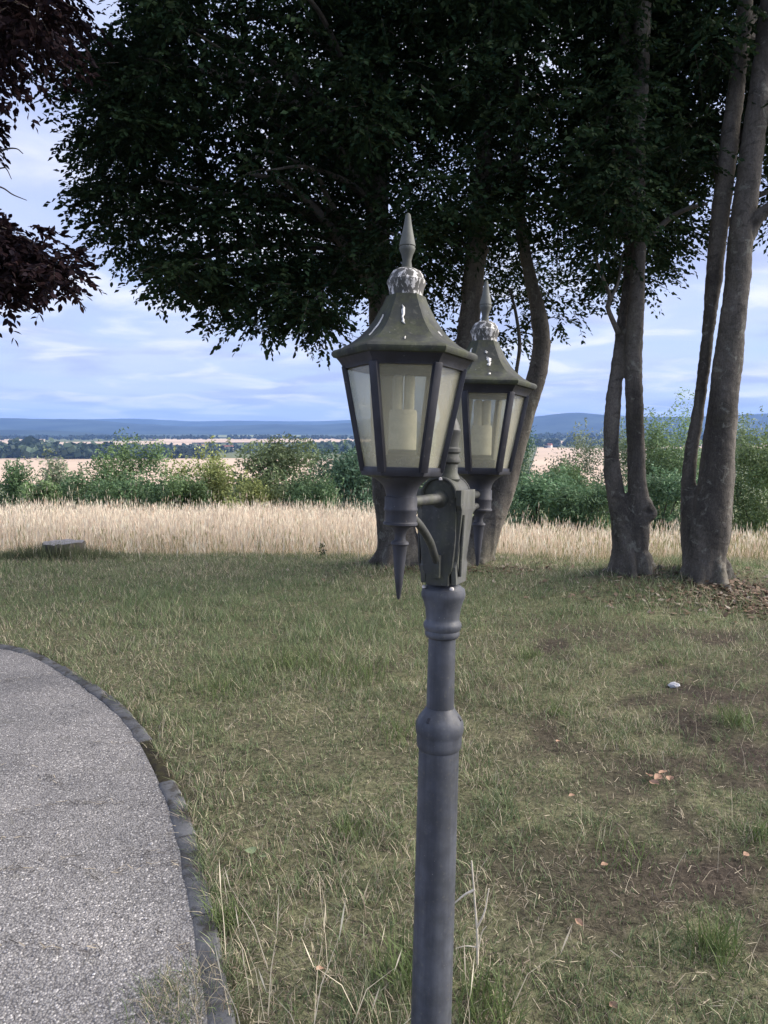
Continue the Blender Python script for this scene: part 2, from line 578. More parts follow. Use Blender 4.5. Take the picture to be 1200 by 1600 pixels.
# path outline: grass-side edge of the kerb, from photo pixels on the ground
edge_px = [(-260, 980), (-120, 986), (0, 1008), (60, 1022), (130, 1060), (190, 1102), (232, 1148), (262, 1198), (287, 1250), (306, 1310),
           (324, 1380), (338, 1450), (352, 1520), (368, 1600)]
EDGE = np.array([G(a, b)[:2] for a, b in edge_px])
d0 = EDGE[-1] - EDGE[-2]; d0 /= np.linalg.norm(d0)
tail = [EDGE[-1] + d0 * s + np.array([-0.02 * s * s, 0]) for s in (0.5, 1.1, 1.9, 3.0)]
EDGE = catmull(np.vstack([EDGE, tail]), 8)          # runs from far left to near (and behind the camera)
KW = 0.068
tg = np.gradient(EDGE, axis=0); tg /= np.linalg.norm(tg, axis=1)[:, None]
NRM = np.stack([tg[:, 1], -tg[:, 0]], 1)             # towards the path
if (NRM[40] @ np.array([-1.0, -0.3])) < 0: NRM = -NRM
INNER = EDGE + NRM * KW


def side_dist(x, y):
    """signed distance to the kerb's outer edge, positive on the lawn"""
    x = np.asarray(x, float); sh = x.shape
    p = np.stack([x.ravel(), np.asarray(y, float).ravel()], 1)
    out = np.full(len(p), 9.0)
    sel = np.where((p[:, 1] < 8) & (p[:, 1] > -8) & (np.abs(p[:, 0]) < 12))[0]
    for k in range(0, len(sel), 20000):
        q = p[sel[k:k + 20000]]
        d2 = ((q[:, None, :] - EDGE[None]) ** 2).sum(2)
        j = d2.argmin(1)
        s = ((q - EDGE[j]) * -NRM[j]).sum(1)
        out[sel[k:k + 20000]] = np.sign(s) * np.sqrt(d2[np.arange(len(q)), j])
    return out.reshape(sh)


def outside(x, y):
    return sstep(0.0, 0.25, side_dist(x, y))


def bare(x, y):
    """bare, dark soil on the lawn 0..1"""
    b = sstep(0.45, 0.60, vnoise(x, y, 0.62, 21, 5))
    b = b * sstep(6.8, 5.2, y) * (0.30 + 0.70 * sstep(-0.3, 1.3, x))
    b = np.maximum(b, 0.9 * np.exp(-((x - 2.35) / 0.75) ** 2 - ((y - 4.4) / 0.7) ** 2) * sstep(0.3, 0.6, vnoise(x, y, .4, 31, 3)))
    b = np.maximum(b, 0.7 * np.exp(-((x - 1.5) / 0.8) ** 2 - ((y - 2.9) / 0.5) ** 2) * sstep(0.35, 0.65, vnoise(x, y, .4, 37, 3)))
    b = np.maximum(b, 1.0 * np.exp(-((x - 3.35) / 1.0) ** 2 - ((y - 6.75) / 0.5) ** 2))
    b = np.maximum(b, 0.65 * np.exp(-((x - 1.3) / 0.9) ** 2 - ((y - 8.0) / 0.28) ** 2))
    b = np.maximum(b, 0.85 * sstep(.50, .62, vnoise(x, y, .20, 45, 3)) * sstep(.1, 1.3, x) * sstep(6.4, 4.8, y))
    for bx, by in ((2.45, 7.4), (0.25, 8.4), (0.75, 8.4), (3.0, 7.0)):
        b = np.maximum(b, 0.95 * np.exp(-((x - bx) ** 2 + (y - by) ** 2) / .42 ** 2))
    return np.clip(b, 0, 1)


def dry(x, y):
    """dry, straw-coloured share 0..1"""
    d = sstep(0.38, 0.68, vnoise(x, y, 0.9, 51, 4)) * 0.75
    sd_ = side_dist(x, y)
    d = np.maximum(d, 0.8 * sstep(0.45, 0.0, sd_) * sstep(0.3, 0.6, vnoise(x, y, .3, 53, 3)))
    d = np.where(y > 4.2, d * 0.75, d)
    return np.clip(d, 0, 1)


def meadow_edge(x):
    x = np.asarray(x, float)
    return 9.15 - 0.07 * x - 0.35 * sstep(1.2, 2.2, x) + 0.25 * (vnoise(x, x * 0, 0.7, 61, 3) - 0.5)


ys = np.concatenate([-np.geomspace(400, 6, 12), np.arange(-5.5, 1.5, 0.35), np.arange(1.5, 12, 0.09), np.geomspace(12, 14000, 130)])
us = np.linspace(-1, 1, 181)
us = np.sign(us) * np.abs(us) ** 1.3
wid = np.maximum(9.0, 0.95 * np.abs(ys) + 6)
GX = us[None, :] * wid[:, None]; GY = np.repeat(ys[:, None], len(us), 1)
GZ = gz(GX, GY)
GZ = GZ - 0.05 * (side_dist(GX, GY) < 0.02)
soil = np.array([0.046, 0.039, 0.035]); thatch = np.array([0.118, 0.124, 0.080]); straw = np.array([0.42, 0.35, 0.25])
slope_c = np.array([0.10, 0.12, 0.05]); valley = np.array([0.13, 0.15, 0.075])
bb = bare(GX, GY)[..., None]
gc = thatch * (1 - bb) * (1 + .35 * sstep(4.5, 8, GY))[..., None] + soil * bb
mw = sstep(-0.15, 0.6, GY - meadow_edge(GX))[..., None]
gc = gc * (1 - mw) + straw * mw
s1 = sstep(22, 32, GY)[..., None]; gc = gc * (1 - s1) + slope_c * s1
s2 = sstep(200, 450, GY)[..., None]; gc = gc * (1 - s2) + valley * s2
s3 = sstep(4200, 5200, GY)[..., None]; gc = gc * (1 - s3) + np.array([0.05, 0.07, 0.045]) * s3
nr, nc = GX.shape
ii = np.arange(nr * nc).reshape(nr, nc)
gf = np.stack([ii[:-1, :-1], ii[:-1, 1:], ii[1:, 1:], ii[1:, :-1]], -1).reshape(-1, 4)
ground = link('ground', np_mesh('ground', np.stack([GX, GY, GZ], -1).reshape(-1, 3), gf, gc.reshape(-1, 3), True), M['ground'])
tag(ground, kind='structure')

# far ridges
RIDGES = [
    (11500, 'hills', [(-900, 660), (-300, 656), (0, 658), (130, 655), (210, 654), (280, 657), (300, 659), (350, 657), (420, 657.5), (480, 658.5),
                      (540, 656.5), (580, 655), (640, 657), (700, 659), (760, 660), (800, 659), (1000, 655), (1200, 656), (1600, 652), (2100, 660)], 2500),
    (8300, 'hills', [(-900, 658), (-400, 650), (-150, 656), (0, 653), (30, 653.5), (60, 655), (115, 654), (140, 656), (200, 661), (300, 667), (380, 664.5),
                     (440, 662), (490, 665), (540, 660), (600, 663), (700, 667), (780, 659), (820, 652), (860, 648), (895, 643.5), (930, 647), (960, 648.5),
                     (1000, 651), (1100, 651), (1150, 648), (1200, 646), (1350, 640), (1600, 650), (2100, 655)], 2200),
    (5600, 'hills', [(-900, 670), (-300, 668), (0, 671), (100, 673), (150, 677), (220, 681), (300, 683), (400, 680), (500, 681.5), (560, 683), (700, 684),
                     (800, 680), (850, 677), (940, 675), (1200, 671), (1600, 668), (2100, 672)], 900),
]
for Yr, nm, prof, half in RIDGES:
    prof = np.array(prof)
    pxs = np.linspace(-900, 2100, 260)
    pys = np.interp(pxs, prof[:, 0], prof[:, 1])
    ker = np.hanning(9); ker /= ker.sum()
    pys = np.convolve(np.pad(pys, 4, mode='edge'), ker, 'valid')
    top = P(pxs, pys, Yr)
    zt = top[:, 2] + (vnoise(pxs, pxs * 0, 6, int(Yr), 3) - 0.5) * 9
    rows = []
    tt = np.linspace(-1, 1, 25)
    for q in tt:
        yy = Yr + q * half
        prof_h = (np.cos(q * math.pi) + 1) / 2
        xx = top[:, 0] * (yy / Yr if q < 0 else 1 + q * half / Yr)
        base = -75.0
        zz = base + (zt - base) * prof_h + (vnoise(xx, np.full_like(xx, yy), 700, 7, 4) - 0.5) * 45 * (1 - prof_h) * prof_h * 4
        rows.append(np.stack([xx, np.full_like(xx, yy), zz], 1))
    V_ = np.concatenate(rows)
    n_, m_ = 25, len(pxs)
    ii = np.arange(n_ * m_).reshape(n_, m_)
    f_ = np.stack([ii[:-1, :-1], ii[:-1, 1:], ii[1:, 1:], ii[1:, :-1]], -1).reshape(-1, 4)
    tag(link('hills', np_mesh('hills', V_, f_, None, True), M['forest']), kind='structure')


# fields in the valley
def field(name, pts, mat, lift):
    """sheet over the valley floor; pts = photo pixels of its outline, from left along the top"""
    n = 14
    (l0, l1), (r0, r1) = pts
    rows = []
    for j in range(n):
        s = j / (n - 1)
        row = []
        for i in range(n):
            q = i / (n - 1)
            px = (l0[0] * (1 - q) + r0[0] * q) * (1 - s) + (l1[0] * (1 - q) + r1[0] * q) * s
            py = (l0[1] * (1 - q) + r0[1] * q) * (1 - s) + (l1[1] * (1 - q) + r1[1] * q) * s
            d = ray(px, py)
            z = -60.0
            for _ in range(12):
                g = EYE + d * ((z - EYE[2]) / d[2])
                z = float(gz(g[0], g[1]))
            row.append((g[0], g[1], z + lift))
        rows.append(row)
    V_ = np.array(rows).reshape(-1, 3)
    ii = np.arange(n * n).reshape(n, n)
    f_ = np.stack([ii[:-1, :-1], ii[1:, :-1], ii[1:, 1:], ii[:-1, 1:]], -1).reshape(-1, 4)
    return tag(link(name, np_mesh(name, V_, f_, None, True), mat), kind='structure')


field('field', (((-500, 716), (-500, 760)), ((520, 718), (520, 760))), M['field'], 2.0)
field('field', (((-300, 688), (-300, 694)), ((70, 687), (70, 695))), M['field'], 3.0)
field('field', (((90, 692), (90, 697)), ((300, 689), (300, 697))), M['field'], 3.0)
field('field', (((230, 687), (270, 693)), ((640, 686), (640, 692))), M['field'], 3.5)
field('field', (((840, 700), (820, 762)), ((1010, 703), (1010, 762))), M['field'], 2.0)
field('field', (((850, 690), (850, 694)), ((900, 690), (900, 694))), M['field'], 3.0)
field('field', (((1000, 692), (1000, 702)), ((1500, 690), (1500, 704))), M['field'], 3.0)
field('green_field', (((330, 681), (330, 684)), ((470, 680.5), (470, 684))), M['green_field'], 4.0)


# far woods: many leafy clumps, read as one mass
def wood(name, spots, seed, col, nq=24):
    """spots: (x, y, zbase, radius, height)"""
    r = np.random.default_rng(seed)
    S = np.array(spots); N = len(S)
    d = r.normal(size=(N, nq, 3)); d /= np.linalg.norm(d, axis=2)[..., None]
    rad = r.uniform(0.55, 1.0, (N, nq, 1))
    c = np.empty((N, nq, 3))
    c[..., 0] = S[:, None, 0] + d[..., 0] * rad[..., 0] * S[:, None, 3]
    c[..., 1] = S[:, None, 1] + d[..., 1] * rad[..., 0] * S[:, None, 3]
    c[..., 2] = S[:, None, 2] + S[:, None, 4] * (0.52 + 0.48 * d[..., 2] * rad[..., 0])
    sz = (S[:, None, 3] * r.uniform(0.35, 0.6, (N, nq)))[..., None]
    nrm = d + r.normal(size=d.shape) * 0.5; nrm /= np.linalg.norm(nrm, axis=2)[..., None]
    u = np.cross(nrm, r.normal(size=d.shape)); u /= np.linalg.norm(u, axis=2)[..., None]
    w = np.cross(nrm, u)
    V_ = np.stack([c - u * sz, c - w * sz, c + u * sz, c + w * sz], 2).reshape(-1, 3)
    f_ = np.arange(len(V_)).reshape(-1, 4)
    tint = (np.array(col) * r.uniform(0.6, 1.4, (N, 1)))[:, None, None, :] * r.uniform(0.75, 1.25, (N, nq, 1, 1))
    tint = np.repeat(tint, 4, 2).reshape(-1, 3)
    return link(name, np_mesh(name, V_, f_, tint), M['bush_leaf'])


def belt(x0, x1, py_base, n, h, seed, depth=60):
    r = np.random.default_rng(seed)
    out = []
    for k in range(n):
        px = r.uniform(x0, x1)
        d = ray(px, py_base + r.uniform(-0.6, 0.6)); z = -60.0
        for _ in range(10):
            g = EYE + d * ((z - EYE[2]) / d[2]); z = float(gz(g[0], g[1]))
        hh = h * r.uniform(0.6, 1.25)
        out.append((g[0], g[1] + r.uniform(-depth, depth), z - 1, hh * r.uniform(0.34, 0.5), hh))
    return out


WOODS = [
    ('tree belt behind the near pale field on the left', belt(-400, 160, 716, 260, 27, 1) + belt(-400, 80, 712, 80, 33, 2), (0.05, 0.075, 0.045)),
    ('dark row of trees along the pale field at mid left', belt(90, 330, 716, 150, 20, 3) + belt(150, 200, 714, 20, 20, 4), (0.045, 0.06, 0.045)),
    ('low hedgerows and trees between the pale strips of field', belt(190, 520, 701, 130, 15, 5, 150) + belt(230, 430, 707, 80, 15, 6, 80) + belt(60, 330, 699.5, 60, 12, 16, 100), (0.06, 0.085, 0.055)),
    ('trees around the village beyond the shrubs', belt(470, 700, 705, 240, 22, 7, 200), (0.075, 0.11, 0.06)),
    ('far dark wood along the foot of the hills', belt(-300, 700, 686.5, 700, 20, 8, 300), (0.035, 0.05, 0.035)),
    ('far trees in the valley between the right-hand trunks', belt(780, 1400, 697, 260, 24, 9, 300) + belt(780, 1400, 687, 260, 30, 10, 300), (0.05, 0.075, 0.05)),
]
for k, (lb, sp, cl) in enumerate(WOODS):
    tag(wood('distant_wood', sp, 100 + k, cl), lb, 'woods', kind='stuff')

# village houses in the valley
rv = np.random.default_rng(5)
house_spots = [(487, 700.5), (494, 702), (501, 701), (509, 703.5), (366, 701.5), (374, 702), (330, 700), (843, 699)]
h_lab = ['house with red roof left of the village row beyond the shrubs', 'second tiny house of the village row beyond the shrubs',
         'third tiny house of the village row beyond the shrubs', 'last tiny house of the village row, nearest the lantern',
         'far pale house among hedgerow trees, left of its pair', 'far pale house among hedgerow trees, right of its pair',
         'lone far pale house above the yellow-green shrub', 'far house in the valley right of the bent beech stem']
for k, (px, py) in enumerate(house_spots):
    d = ray(px, py); z = -60.0
    for _ in range(10):
        g = EYE + d * ((z - EYE[2]) / d[2]); z = float(gz(g[0], g[1]))
    s = g[1] / 2100.0
    e = empty('house', (g[0], g[1] - 130, z + 3)); e.rotation_euler[2] = rv.uniform(-0.7, 0.7)
    tag(e, h_lab[k], 'house', 'village houses in the valley')
    a, b, hh, rr = 8 * s, 5.5 * s, 6 * s, 5 * s
    link('wall', MB().box((0, 0, hh / 2), (a, b, hh / 2)).mesh('wall', False), M['wall'], e)
    link('roof', MB().add([(-a - .5, -b - .8, hh - .3), (a + .5, -b - .8, hh - .3), (a + .5, b + .8, hh - .3), (-a - .5, b + .8, hh - .3), (-a - .5, 0, hh + rr), (a + .5, 0, hh + rr)],
                          [(0, 1, 5, 4), (2, 3, 4, 5), (0, 4, 3), (1, 2, 5), (0, 3, 2, 1)]).mesh('roof', False), M['tile'], e)

# ------------------------------------------------------------------ path and kerb
path_pts = np.vstack([INNER, [[-9, INNER[-1][1]], [-9, INNER[0][1]]]])
# strips from the inner kerb edge to the far left
PV = []; PF = []
nseg = 40
for i, p in enumerate(INNER):
    for j in range(nseg + 1):
        s = (j / nseg) ** 1.6
        q = p * (1 - s) + np.array([-9.0, p[1] * 0.6 + 0.5]) * s
        PV.append((q[0], q[1], 0.006 + 0.012 * (float(vnoise(q[0], q[1], 0.5, 71, 2)) - 0.5) * min(1, s * 12)))
for i in range(len(INNER) - 1):
    for j in range(nseg):
        a = i * (nseg + 1) + j
        PF.append((a, a + 1, a + nseg + 2, a + nseg + 1))
path = link('path', np_mesh('path', np.array(PV), np.array(PF), None, True), M['path'])
tag(path, kind='structure')

kerb = empty('kerb', (EDGE[60][0], EDGE[60][1], 0)); tag(kerb, kind='structure')
seglen = np.concatenate([[0], np.cumsum(np.linalg.norm(np.diff(EDGE, axis=0), axis=1))])


def at_len(A, s):
    return np.stack([np.interp(s, seglen, A[:, 0]), np.interp(s, seglen, A[:, 1])], -1)


rk = np.random.default_rng(11)
moss_lo, moss_hi = G(238, 1160)[1], G(262, 1215)[1]
s0 = 0.0
while s0 < seglen[-1] - 0.2:
    mid_y = float(np.interp(s0 + 0.25, seglen, EDGE[:, 1]))
    ln = 0.5 if mid_y > 1.0 else 1.0
    s1_ = min(s0 + ln, seglen[-1])
    ss = np.linspace(s0 + 0.004, s1_ - 0.004, 7)
    o_ = at_len(EDGE, ss); i_ = at_len(INNER, ss) - 0
    ztop = 0.014 + rk.uniform(-0.005, 0.006)
    v = []; f = []
    for a, b in zip(o_, i_):
        j1 = rk.normal() * 0.0025; j2 = rk.normal() * 0.0035
        nn = (b - a) / np.linalg.norm(b - a)
        a2 = a + nn * j1; b2 = b + nn * (j2 + 0.004)
        v += [(a2[0], a2[1], -0.10), (a2[0], a2[1], ztop - 0.008), (a2[0] + nn[0] * .010, a2[1] + nn[1] * .010, ztop),
              (b2[0] - nn[0] * .010, b2[1] - nn[1] * .010, ztop - .001), (b2[0], b2[1], ztop - 0.009), (b2[0], b2[1], -0.10)]
    for q in range(6):
        for w in range(5):
            f.append((q * 6 + w, q * 6 + w + 1, (q + 1) * 6 + w + 1, (q + 1) * 6 + w))
    f.append(tuple(range(6))); f.append(tuple(36 + w for w in range(6))[::-1])
    off = Vector((EDGE[60][0], EDGE[60][1], 0))
    v = [(p[0] - off.x, p[1] - off.y, p[2]) for p in v]
    mossy = moss_hi < mid_y < moss_lo
    ko = link('kerb_stone', MB().add(v, f).mesh('kerb_stone', True), M['kerb_moss'] if mossy else M['kerb'], kerb)
    if mossy: ko['label'] = 'kerb stone blackened by moss and wet dirt'
    s0 = s1_

# ------------------------------------------------------------------ street lamp
LY = 1.65
LEANX, LEANY = R(1.35), R(2.6)
c0_ = P(697, 780, LY)
lamp_base = (c0_[0] - 1.395 * math.tan(LEANX), LY - 1.395 * math.tan(LEANY), 0.0)
lamp = empty('street_lamp', lamp_base)
lamp.rotation_euler = (-LEANY, LEANX, 0)
tag(lamp, 'dark grey cast metal lamp post carrying two weathered hexagonal lanterns on short arms', 'street lamp')


def lz(py, Y=LY):
    return float(P(697, py, Y)[2])


def pr(hw, py, Y=LY):
    d = ray(697, py); z = lz(py, Y)
    return hw * float(Y / d[1]) * 1.0


def prof(pts, Y):
    return [(pr(h, y, Y), lz(y, Y)) for h, y in pts]


# post below the bracket (profile: half width in px, photo row) from top to bottom
p_hi = prof([(20, 906), (26, 912), (33, 917), (34.5, 924), (34, 929), (31, 936), (27.5, 948), (26, 962), (26.5, 966), (29, 969), (29.8, 973), (28.5, 978), (26.5, 981),
             (27, 984), (27, 988), (25, 991), (21.5, 993)], LY)
link('collar', MB().lathe(p_hi[::-1], 36).mesh('collar'), M['shaft'], lamp)
p_mid = prof([(21.3, 990), (21.3, 1060), (21.5, 1110)], LY - .01)
link('upper_shaft', MB().lathe(p_mid[::-1], 36).mesh('upper_shaft'), M['shaft'], lamp)
p_ring = prof([(22, 1101), (25, 1106), (33, 1116), (37, 1124), (37.5, 1131), (37, 1137), (35.5, 1141), (35, 1144), (35, 1154), (34.3, 1160), (31.5, 1164)], LY - .01)
link('ring_collar', MB().lathe(p_ring[::-1], 36).mesh('ring_collar'), M['shaft'], lamp)
zlow = lz(1160)
rl = pr(31.3, 1162, LY - .01)
link('lower_shaft', MB().lathe([(rl * 1.03, 0.10), (rl * 1.02, zlow - 0.4), (rl, zlow)], 36).mesh('lower_shaft'), M['shaft'], lamp)
link('base', MB().lathe([(0.09, -0.25), (0.09, 0.03), (0.085, 0.05), (0.066, 0.07), (0.060, 0.105), (0.048, 0.12)], 36).mesh('base'), M['shaft'], lamp)
# set-screw holes of the ring collar, with bolts
for a in (-128, -20, 100):
    ca, sa = math.cos(R(a)), math.sin(R(a)); rr = pr(30, 1115)
    mbx = MB().box((ca * rr, sa * rr, lz(1113)), (0.0035, 0.0035, 0.006), Matrix.Rotation(R(a), 3, 'Z') @ Matrix.Rotation(R(-45), 3, 'Y'))
    link('bolt', mbx.mesh('bolt', False), M['bars'], lamp)

ARM = Vector((0.386, 0.922, 0)).normalized(); ACR = Vector((ARM.y, -ARM.x, 0))   # along the arms, across them
AL = 0.267
RotA = Matrix((ACR, ARM, Vector((0, 0, 1)))).transposed()                          # local (across, along, up)


def A(ac, al, z):
    return ACR * ac + ARM * al + Vector((0, 0, z))


# bracket body: arch-topped block, extruded along the arms
zt, zb = lz(744), lz(908)
hw_t, hw_b, dl = 0.038, 0.025, 0.048
zs = zt - hw_t
outl = [(-hw_b, zb), (hw_b, zb), (hw_b, zb + .022), (hw_b + .007, zb + .032), (hw_t, zb + .10), (hw_t, zs)]
outl += [(hw_t * math.cos(a), zs + hw_t * math.sin(a)) for a in np.linspace(0, math.pi, 15)[1:-1]]
outl += [(-hw_t, zs), (-hw_t, zb + .10), (-hw_b - .007, zb + .032), (-hw_b, zb + .022)]
n_ = len(outl)
v = [A(x, s * dl, z) for s in (-1, 1) for x, z in outl]
f = [tuple(range(n_)), tuple(range(n_, 2 * n_))[::-1]] + [(i, (i + 1) % n_, n_ + (i + 1) % n_, n_ + i) for i in range(n_)]
link('bracket', MB().add(v, f).mesh('bracket', True, 0.002), M['bracket'], lamp)
for s in (-1, 1):      # side flanges with their moulding
    x0 = s * 0.0385
    mb = MB()
    fl = [(-.044, zb + .040), (-.036, zb + .052), (-.044, zs - .03), (-.052, zs - .02), (-.052, zs + .012), (.052, zs + .012), (.052, zs - .02), (.044, zs - .03), (.036, zb + .052), (.044, zb + .040), (.036, zb + .002), (-.036, zb + .002)]
    v = [A(x0 + s * e - (0.010 * s if z < zb + .1 else 0), al, z) for e in (0, .011) for al, z in fl]
    k = len(fl)
    f = [tuple(range(k)), tuple(range(k, 2 * k))] + [(i, (i + 1) % k, k + (i + 1) % k, k + i) for i in range(k)]
    link('side_flange', mb.add(v, f).mesh('side_flange', False, 0.0012), M['flange'], lamp)
    mb = MB()
    for al in (-.031,):
        mb.tube([A(x0 + s * .011, al, zs - .04), A(x0 + s * .007, al, zb + .05), A(x0 + s * .004, al * .7, zb + .02)], .0035, 8)
    link('moulding', mb.mesh('moulding'), M['bracket'], lamp)
# arched rims on the two plates
for s in (-1, 1):
    pts = [A(hw_t * math.cos(a) * .97, s * (dl + .002), zs + hw_t * math.sin(a) * .97) for a in np.linspace(-.1, math.pi + .1, 17)]
    link('arch_rim', MB().tube(pts, .0035, 8).mesh('arch_rim'), M['bracket'], lamp)
# central finial between the lanterns
p_fin = prof([(15, 752), (18, 747), (16, 742), (14, 737), (14, 724), (17, 721), (17.5, 716), (15.5, 712), (15, 708), (17, 705), (17, 700), (15, 697), (15.3, 680), (16.8, 676),
              (17.2, 671), (15.5, 668), (14.5, 662), (12, 655), (8.5, 646), (6, 632), (6.5, 626), (5, 618), (2, 596), (0.8, 590)], LY)
link('finial', MB().lathe([(r_ * 1.2, z) for r_, z in p_fin], 28).mesh('finial'), M['bracket'], lamp)

LZ1 = 1.404


def l1(py):
    return float(P(630, py, LZ1)[2]) - AL * ARM.y * math.sin(LEANY) + 0.0


def r1(hw, py):
    return hw * float(LZ1 / ray(630, py)[1])


def lprof(pts):
    return [(r1(h, y), l1(y)) for h, y in pts]


# meshes of one lantern, in coordinates of its own axis
body_me = MB().lathe(lprof([(48, 741), (47, 745), (40, 750), (31, 757), (26, 765), (24, 774), (24, 776), (25.5, 777), (25.5, 793), (26.3, 795), (26.3, 798), (25, 800), (25, 815), (27, 817), (27, 820), (22, 822)]), 32).mesh('lantern')
spike_me = MB().lathe(lprof([(22, 820), (15, 824), (10.5, 830), (8.5, 838), (9, 844), (13.5, 847), (14.3, 850), (12.5, 852), (11.5, 854), (9, 880), (6, 910), (3, 932), (1, 936)]), 20).mesh('drop_spike')
knob_me = MB().lathe(lprof([(28, 470), (27, 464), (26.5, 457), (28, 449), (30, 443), (31, 440), (30.5, 436), (27.5, 433), (26.5, 428), (22, 421), (14, 417), (8, 415)]), 28).mesh('knob')
fin_me = MB().lathe(lprof([(9, 417), (8, 412), (7, 404), (9, 395), (12, 388), (13, 384), (12, 381.5), (13.2, 380), (12, 374), (9, 360), (6, 344), (4, 330), (2, 327.5)]), 20).mesh('top_finial')


def hexring(r, z, rot=0.0):
    return [(r * math.cos(R(60 * i) + rot), r * math.sin(R(60 * i) + rot), z) for i in range(6)]


def hexlathe(pr_, sub=3):
    """hexagonal body from (radius, z); faces lightly subdivided"""
    v = []; f = []
    n = 6 * sub
    for r, z in pr_:
        h = hexring(r, z)
        for i in range(6):
            for s in range(sub):
                a, b = Vector(h[i]), Vector(h[(i + 1) % 6])
                v.append(a.lerp(b, s / sub))
    m = len(pr_)
    for j in range(m - 1):
        for i in range(n):
            k = (i + 1) % n
            f.append((j * n + i, j * n + k, (j + 1) * n + k, (j + 1) * n + i))
    f.append(tuple(range(n))[::-1]); f.append(tuple((m - 1) * n + i for i in range(n)))
    return MB().add(v, f)


roof_me = hexlathe(lprof([(103, 563), (112, 561), (115.5, 557), (115.5, 553), (112, 549.5), (101, 546), (86, 538), (71, 526), (59, 513), (50, 500), (43, 487), (37, 476), (33, 467), (31, 461)]), 3).mesh('roof', True)
corn_me = hexlathe(lprof([(88, 579), (97, 578), (98.5, 573), (102, 568), (108, 561), (104, 557)]), 2).mesh('cornice', True)
rt, rb_ = r1(94.5, 577), r1(61, 736)
ztp, zbt = l1(577), l1(736)
bot_me = hexlathe([(rb_ * .70, zbt - .014), (rb_ * 1.02, zbt - .009), (rb_ * 1.06, zbt - .003), (rb_ * 1.05, zbt + .006), (rb_ * .94, zbt + .007), (rb_ * .9, zbt + .002)], 2).mesh('bottom_frame', True)


def pane_mesh(i):
    a0, a1 = R(60 * i), R(60 * (i + 1))
    v = []
    for rad in (0.965, 0.945):
        for (r, z) in ((rb_ * rad, zbt + .004), (rt * rad, ztp + .002)):
            for a in (a0, a1):
                v.append((r * math.cos(a), r * math.sin(a), z))
    return MB().add(v, [(0, 1, 3, 2), (4, 6, 7, 5), (0, 4, 5, 1), (2, 3, 7, 6), (0, 2, 6, 4), (1, 5, 7, 3)]).mesh('glass_pane', False)


def bar_mesh(i):
    a = R(60 * i)
    return MB().bar((rb_ * math.cos(a), rb_ * math.sin(a), zbt - .002), (rt * math.cos(a), rt * math.sin(a), ztp + .003), 0.0155, 0.010).mesh('corner_bar', True, 0.0018)


panes = [pane_mesh(i) for i in range(6)]; bars = [bar_mesh(i) for i in range(6)]
rbulb = r1(22, 660)
hold_me = MB().lathe([(rbulb * 1.35, zbt - .005), (rbulb * 1.35, l1(713)), (rbulb * 1.1, l1(711)), (rbulb * .8, l1(700))], 24).mesh('lamp_holder')
bulb = MB().lathe([(rbulb * .8, l1(706)), (rbulb, l1(703)), (rbulb, l1(645)), (rbulb * .93, l1(641))], 24)
bulb_me = bulb.mesh('bulb')
tubes = MB()
for k in range(4):
    a = R(45 + 90 * k); q = rbulb * .58
    tubes.lathe([(rbulb * .36, l1(642)), (rbulb * .36, l1(590)), (rbulb * .25, l1(587))], 14, q * math.cos(a), q * math.sin(a))
tubes_me = tubes.mesh('bulb_tubes')


def streak(ang, z0, z1, w, rr):
    """bird dropping: small raised runnel on a roof face; follows the roof between two heights"""
    prf = sorted([(z, r) for r, z in lprof([(112, 549.5), (101, 546), (86, 538), (71, 526), (59, 513), (50, 500), (43, 487), (37, 476), (33, 467)])])
    zz = np.linspace(z0, z1, 9)
    ap = np.interp(zz, [p[0] for p in prf], [p[1] for p in prf]) * math.cos(R(30)) + .0006
    rg = np.random.default_rng(rr)
    v = []; f = []
    fa = R(ang)
    off0 = rg.uniform(-.006, .006)
    for k in range(9):
        s = k / 8
        ww = w * (0.35 + 0.65 * abs(math.sin(s * 5 + rr)) * (1 - s * .5)) * (0.3 if k in (0, 8) else 1)
        o = off0 + rg.normal() * w * .25
        for e, up in ((-ww, 0), (0, .0016), (ww, 0)):
            nn = Vector((math.cos(fa), math.sin(fa), 0)); tt_ = Vector((-math.sin(fa), math.cos(fa), 0))
            v.append(nn * (ap[k] + up) + tt_ * (o + e) + Vector((0, 0, zz[k] + up * .6)))
    for k in range(8):
        for e in (0, 1):
            a = k * 3 + e
            f.append((a, a + 1, a + 4, a + 3))
    return MB().add(v, f).mesh('dropping')


def make_lantern(sign, drops):
    o = link('lantern', body_me, M['paint'], lamp)
    o.location = ARM * (AL * sign)
    for nm, me, mt in (('roof', roof_me, 'roof'), ('cornice', corn_me, 'bars'), ('bottom_frame', bot_me, 'bars'), ('drop_spike', spike_me, 'paint'),
                       ('knob', knob_me, 'knob'), ('top_finial', fin_me, 'finial'), ('lamp_holder', hold_me, 'finial'), ('bulb', bulb_me, 'bulb'), ('bulb_tubes', tubes_me, 'bulb')):
        link(nm, me, M[mt], o)
    for i in range(6):
        link('glass_pane', panes[i], M['glass'], o)
        link('corner_bar', bars[i], M['bars'], o)
    for q in drops:
        link('dropping', streak(*q), M['drop'], o)
    return o


L1o = make_lantern(-1, [(-90, l1(482), l1(514), .0035, 3), (-90, l1(541), l1(536), .002, 8), (-150, l1(495), l1(530), .003, 5), (-30, l1(520), l1(528), .003, 6)])
L1o['label'] = 'nearer, larger lantern on the camera side of the post'
L2o = make_lantern(1, [(-90, l1(500), l1(520), .006, 13), (-150, l1(478), l1(505), .005, 15), (-150, l1(518), l1(534), .005, 14), (-90, l1(486), l1(492), .004, 18), (-90, l1(536), l1(541), .004, 21)])
L2o['label'] = 'farther, smaller-looking lantern behind the post'

